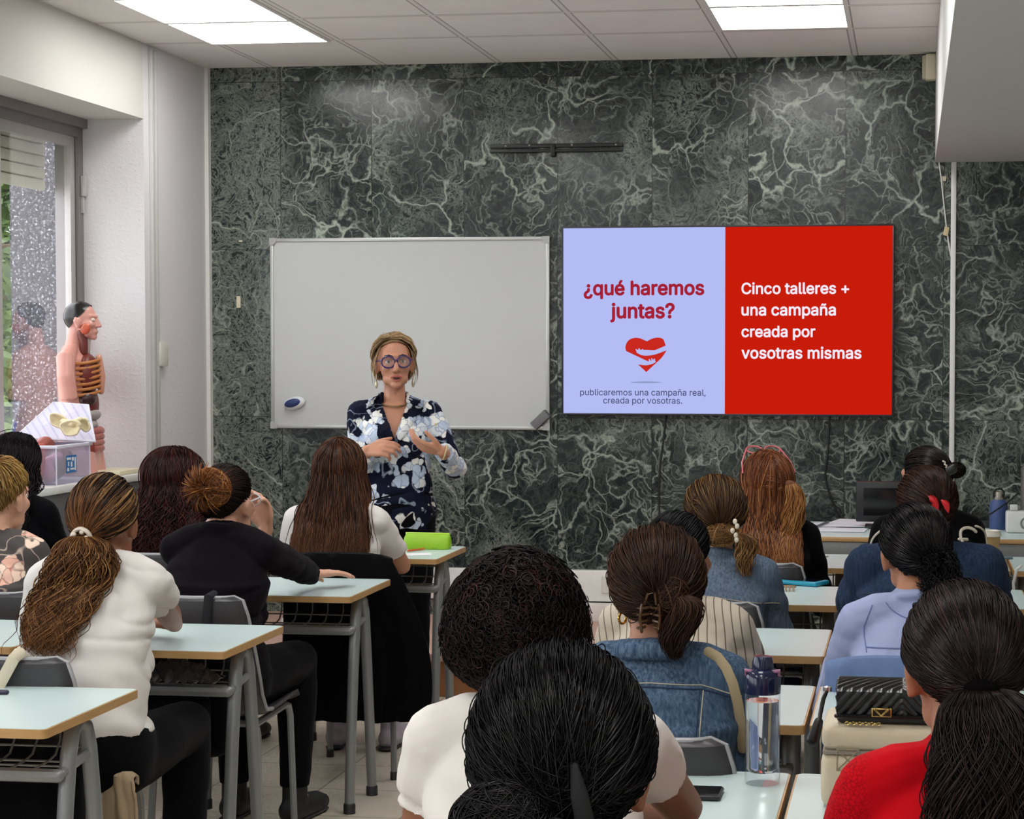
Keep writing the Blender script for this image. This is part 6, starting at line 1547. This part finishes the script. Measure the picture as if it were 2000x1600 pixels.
fr = MB(); fr.tube([(hx0, hy0-.006, hz1-.052), (hx1, hy0-.006, hz1-.052)], .004, 6); fr.tube([(hx0+.002, hy0-.003, hz0+.012), (hx1-.002, hy0-.003, hz0+.012)], .003, 6); fr.build('piping', LE, t_)
GO = mat('c7ab6a', .2, .9); vx = U(1722, 1358, Y=hy0).x; vz = hz1-.043
m = MB(); m.b2((vx-.018, hy0-.013, vz-.008), (vx+.018, hy0-.008, vz+.008), .001); cl = m.build('clasp', GO, t_)
m = MB(); m.b2((vx-.015, hy0-.0138, vz-.0055), (vx+.015, hy0-.0128, vz+.0055)); m.build('clasp_inlay', mat('1a1814', .3), cl, False)
m = MB(); m.tube([(vx-.011, hy0-.0145, vz+.005), (vx, hy0-.0145, vz-.005), (vx+.011, hy0-.0145, vz+.005)], .0022, 5); m.build('clasp_letter', GO, cl)
m = MB(); q0 = U(1655, 1424, Y=hy0-.012); q0.z = vz1+.004
for i in range(11): m.tube([Vector((q0.x+.0055*i, hy0-.012-.002*(i % 2), q0.z+.001*(i % 2)))+Vector((.004*math.cos(a), .0025*math.sin(a)*(i % 2), .0025*math.sin(a)*(1-i % 2))) for a in [2*PI*k/8 for k in range(8)]], .001, 5, closed=True)
m.build('chain', GO, t_)
p = [U(1616, 1346, Y=hy0), U(1608, 1366, Y=hy0-.02), U(1602, 1395, Y=hy0-.03), U(1600, 1412, Y=hy0-.034)]
m = MB(); m.tube(p, .004, 7); m.build('strap', LE, t_); m = MB(); m.lathe([(0, -.006), (.008, -.004), (.008, .004), (0, .006)], p[0], 10); m.build('strap_ring', mat('d0d0d0', .2, .9), t_)
a, e = U(1599, 1410, Y=hy0-.035), U(1588, 1446, Y=hy0-.04); m = MB(); m.tube([a, e], [.008, .012], 8, flat=(Vector((0, 1, 0)), .4)); m.build('strap_tag', LE, t_)
# beige bag strap over the denim shoulder
pts = []
for (px, py) in ((1384, 1274), (1402, 1284), (1418, 1305), (1431, 1335), (1441, 1375), (1447, 1420), (1450, 1462)):
    o = Vector((0, 0, EYE)); d = (U(px, py, Y=4)-o).normalized(); h_ = Pdj.bvh.ray_cast(o, d); pts.append((h_[0]-d*.008) if h_[0] is not None else U(px, py, Y=(pts[-1].y if pts else 3.95)))
m = MB(); m.tube(pts, .011, 8, flat=(Vector((0, 1, 0)), .35)); tag(m.build('bag_strap', cloth_mat('a8997c')), 'beige shoulder bag strap over the mid blue denim jacket', 'bag strap')
# turquoise phone, hair claw
a, e = U(1527, 1140, Z=DH), U(1614, 1147, Z=DH); c = (a+e)/2; t_ = thing('turquoise_phone', (c.x, c.y, DH), 'smartphone in a thick turquoise case lying on a right desk', 'phone')
m = MB(); m.box((c.x, c.y+.02, DH+.009), (.150, .10, .016), -.45, r=.006); m.build('case', mat('1590b0', .3), t_)
m = MB(); m.box((c.x-.002, c.y+.022, DH+.0175), (.125, .075, .001), -.45); m.build('screen', mat('0d1420', .08), t_)
c = U(1538, 1155, Z=DH); t_ = thing('hair_claw', (c.x, c.y, DH), 'small brown hair claw lying on the desk beside the turquoise phone', 'hair claw')
m = MB()
for i in range(4): m.tube([(c.x-.02+.013*i, c.y+.012, DH+.003), (c.x-.018+.013*i, c.y, DH+.016), (c.x-.016+.013*i, c.y-.012, DH+.003)], .003, 6)
m.tube([(c.x-.024, c.y, DH+.016), (c.x+.026, c.y, DH+.016)], .004, 6); m.build('claw', mat('9a7a5c', .3, var=.4), t_)
# keys, phone and cup in the front row
c = U(1597, 1089, Z=DH); t_ = thing('key_bunch', (c.x, c.y, DH), 'small bunch of keys on the desk beside the long red hair', 'keys')
for i in range(3): m = MB(); m.box((c.x-.03+.03*i, c.y+.01*(i-1), DH+.003), (.03, .01, .003), .5*i); m.ell((c.x-.045+.03*i, c.y-.008*(i-1), DH+.004), (.009, .009, .002)); m.build('key', mat('8a8478', .3, .8), t_)
c = U(1930, 1093, Z=DH); slab('tablet', (c.x+.03, c.y+.04, DH+.004), (.13, .06, .006), .1, mat('5d7480', .3), .002, 'small grey tablet on the desk right of the coffee cup', 'tablet')
cy = RY[5]+.18; c = U(1933, 1086, Y=cy); z1_ = U(1933, 1042, Y=cy).z
t_ = thing('coffee_cup', (c.x, cy, DH), 'brown paper coffee cup with a white lid on a front row desk', 'cup')
m = MB(); m.lathe([(0, DH+.001), (.029, DH+.001), (.040, z1_-.01), (.041, z1_-.006), (0, z1_-.006)], (c.x, cy, 0), 28); m.build('cup', mat('b3905e', .6), t_)
m = MB(); m.lathe([(.038, z1_-.012), (.044, z1_-.010), (.044, z1_-.002), (.041, z1_+.002), (.040, z1_+.012), (.030, z1_+.012), (.028, z1_+.008), (0, z1_+.008)], (c.x, cy, 0), 28); m.build('lid', mat('e4e0d4', .4), t_)
c = U(1910, 1052, Y=cy); m = MB(); m.box((c.x, cy-.02, c.z), (.022, .02, .022), r=.008); m.build('stir_tag', mat('cfb78a', .5), t_)
slab('notebook', (.63, RY[2]+.26, DH+.006), (.20, .26, .012), -.1, mat('d9dcdc', .6), .002, 'white notebook on the desk at the right edge', 'notebook')
m = MB(); q = U(1986, 1128, Y=RY[5]); m.tube([q+Vector((.015, .02, .04)), q+Vector((0, 0, .03)), q+Vector((-.012, 0, -.02)), q+Vector((-.010, 0, -.06)), q+Vector((.02, .02, -.09))], .006, 7); tag(m.build('white_cable', M_WHITEPL), 'white cable looping below a front row desk at the right edge', 'cable')
# teacher's table
for i, (px, py, dx, dy, rz, lb) in enumerate(((1590, 1028, .20, .28, .1, 'white sheet at the left end of the teacher table papers'), (1632, 1036, .28, .20, -.08, 'white sheet nearest the edge of the teacher table'), (1650, 1027, .30, .21, .05, 'white printed sheet lying behind others on the teacher table'), (1668, 1022, .21, .29, -.2, 'white sheet beside the monitor foot on the teacher table'))):
    c = U(px, py, Z=DH); slab('sheet', (c.x, c.y, DH+.0012+.0016*i), (dx, dy, .001), rz, mat('dfe2ea', .7), 0, lb, 'paper')
p, q = U(1588, 1036, Z=DH), U(1618, 1024, Z=DH); b = MB(); b.tube([p+Vector((0, 0, .012)), q+Vector((0, 0, .012))], .005, 7); tag(b.build('grey_pen', mat('5a6068', .4)), 'grey pen lying across the papers on the teacher table', 'pen')
a, e = U(1672, 940, Y=9.12), U(1800, 1012, Y=9.12); t_ = thing('monitor', ((a.x+e.x)/2, 9.12, DH), 'black flat monitor with a glossy dark screen on the teacher table', 'monitor')
m = MB(); m.b2((a.x, 9.11, e.z-.02), (e.x, 9.145, a.z), .006); m.build('body', mat('17181b', .4), t_)
m = MB(); m.b2((a.x+.035, 9.1075, e.z+.01), (e.x-.035, 9.111, a.z-.03)); m.build('screen', mat('101317', .08), t_, False)
m = MB(); m.b2(((a.x+e.x)/2-.03, 9.13, DH+.012), ((a.x+e.x)/2+.03, 9.15, e.z), .004); m.b2(((a.x+e.x)/2-.11, 9.04, DH+.001), ((a.x+e.x)/2+.11, 9.20, DH+.013), .005); m.build('foot', mat('17181b', .4), t_)
c = U(1950, 1034, Z=DH); t_ = thing('steel_flask', (c.x, c.y, DH), 'matt blue drinking flask with a steel cap on the teacher table', 'flask'); zt = U(1947, 955, Y=c.y).z; h_ = zt-DH
m = MB(); m.lathe([(0, DH+.001), (.040, DH+.001), (.0415, DH+.006), (.0415, DH+h_*.58), (.036, DH+h_*.68), (.024, DH+h_*.74), (0, DH+h_*.74)], (c.x, c.y, 0), 28); m.build('body', mat('3b4f80', .5), t_)
m = MB(); m.lathe([(.0, DH+h_*.74), (.023, DH+h_*.74), (.023, DH+h_*.80), (.018, DH+h_*.80), (.017, DH+h_*.93), (0, DH+h_*.93)], (c.x, c.y, 0), 24); m.build('cap', mat('b9b4a8', .25, .8), t_)
m = MB(); m.tube([(c.x-.022, c.y, DH+h_*.78), (c.x-.024, c.y, DH+h_*.92), (c.x-.012, c.y, DH+h_*1.0), (c.x+.012, c.y, DH+h_*1.0), (c.x+.024, c.y, DH+h_*.92), (c.x+.022, c.y, DH+h_*.78)], .005, 7); m.build('carry_loop', M_BLACKPL, t_)
c = U(1996, 1042, Z=DH); t_ = thing('white_speaker', (c.x, c.y+.04, DH), 'white box speaker with a round front at the right end of the table', 'speaker')
m = MB(); m.b2((c.x-.07, c.y, DH+.001), (c.x+.09, c.y+.10, DH+.098), .01, 3); m.build('body', mat('d7d8d6', .4), t_)
m = MB(); m.tube([(c.x+.02+.025*math.cos(a), c.y-.001, DH+.045+.025*math.sin(a)) for a in [2*PI*k/20 for k in range(20)]], .004, 6, closed=True); m.build('cone_ring', mat('77797a', .4), t_)
slab('adapter', (c.x-.035, c.y+.05, DH+.113), (.035, .03, .026), 0, mat('cfd0cd', .4), .004, 'small white adapter on top of the white box speaker', 'adapter')
c2 = U(2000, 1000, Y=9.3); t_ = thing('paper_tray', (c2.x+.06, 9.30, DH), 'silver grille letter tray tower at the right edge of the table', 'letter tray'); zt = U(1995, 915, Y=9.3).z
m = MB(); m.b2((c2.x-.012, 9.24, DH+.001), (c2.x-.004, 9.38, zt)); m.b2((c2.x+.22, 9.24, DH+.001), (c2.x+.23, 9.38, zt)); m.build('side', M_ALU, t_, False)
for i in range(7): m = MB(); zz = DH+.02+(zt-DH-.03)*i/6; m.b2((c2.x-.004, 9.24, zz), (c2.x+.22, 9.38, zz+.012)); m.build('shelf', M_ALU_L, t_, False)
a = U(1918, 1030, Z=DH); slab('closed_laptop', (a.x+.01, a.y+.05, DH+.011), (.15, .16, .02), 0, mat('26282c', .4), .004, 'small dark closed case lying before the blue flask', 'case')
m = MB(); p0 = U(1905, 1012, Y=9.0); m.tube([U(1905, 1012, Y=8.95), U(1935, 1004, Y=8.95), U(1968, 982, Y=9.0), U(1990, 962, Y=9.2)], .004, 6); tag(m.build('flask_cable', M_BLACKPL), 'thin black cable running past the blue flask', 'cable')
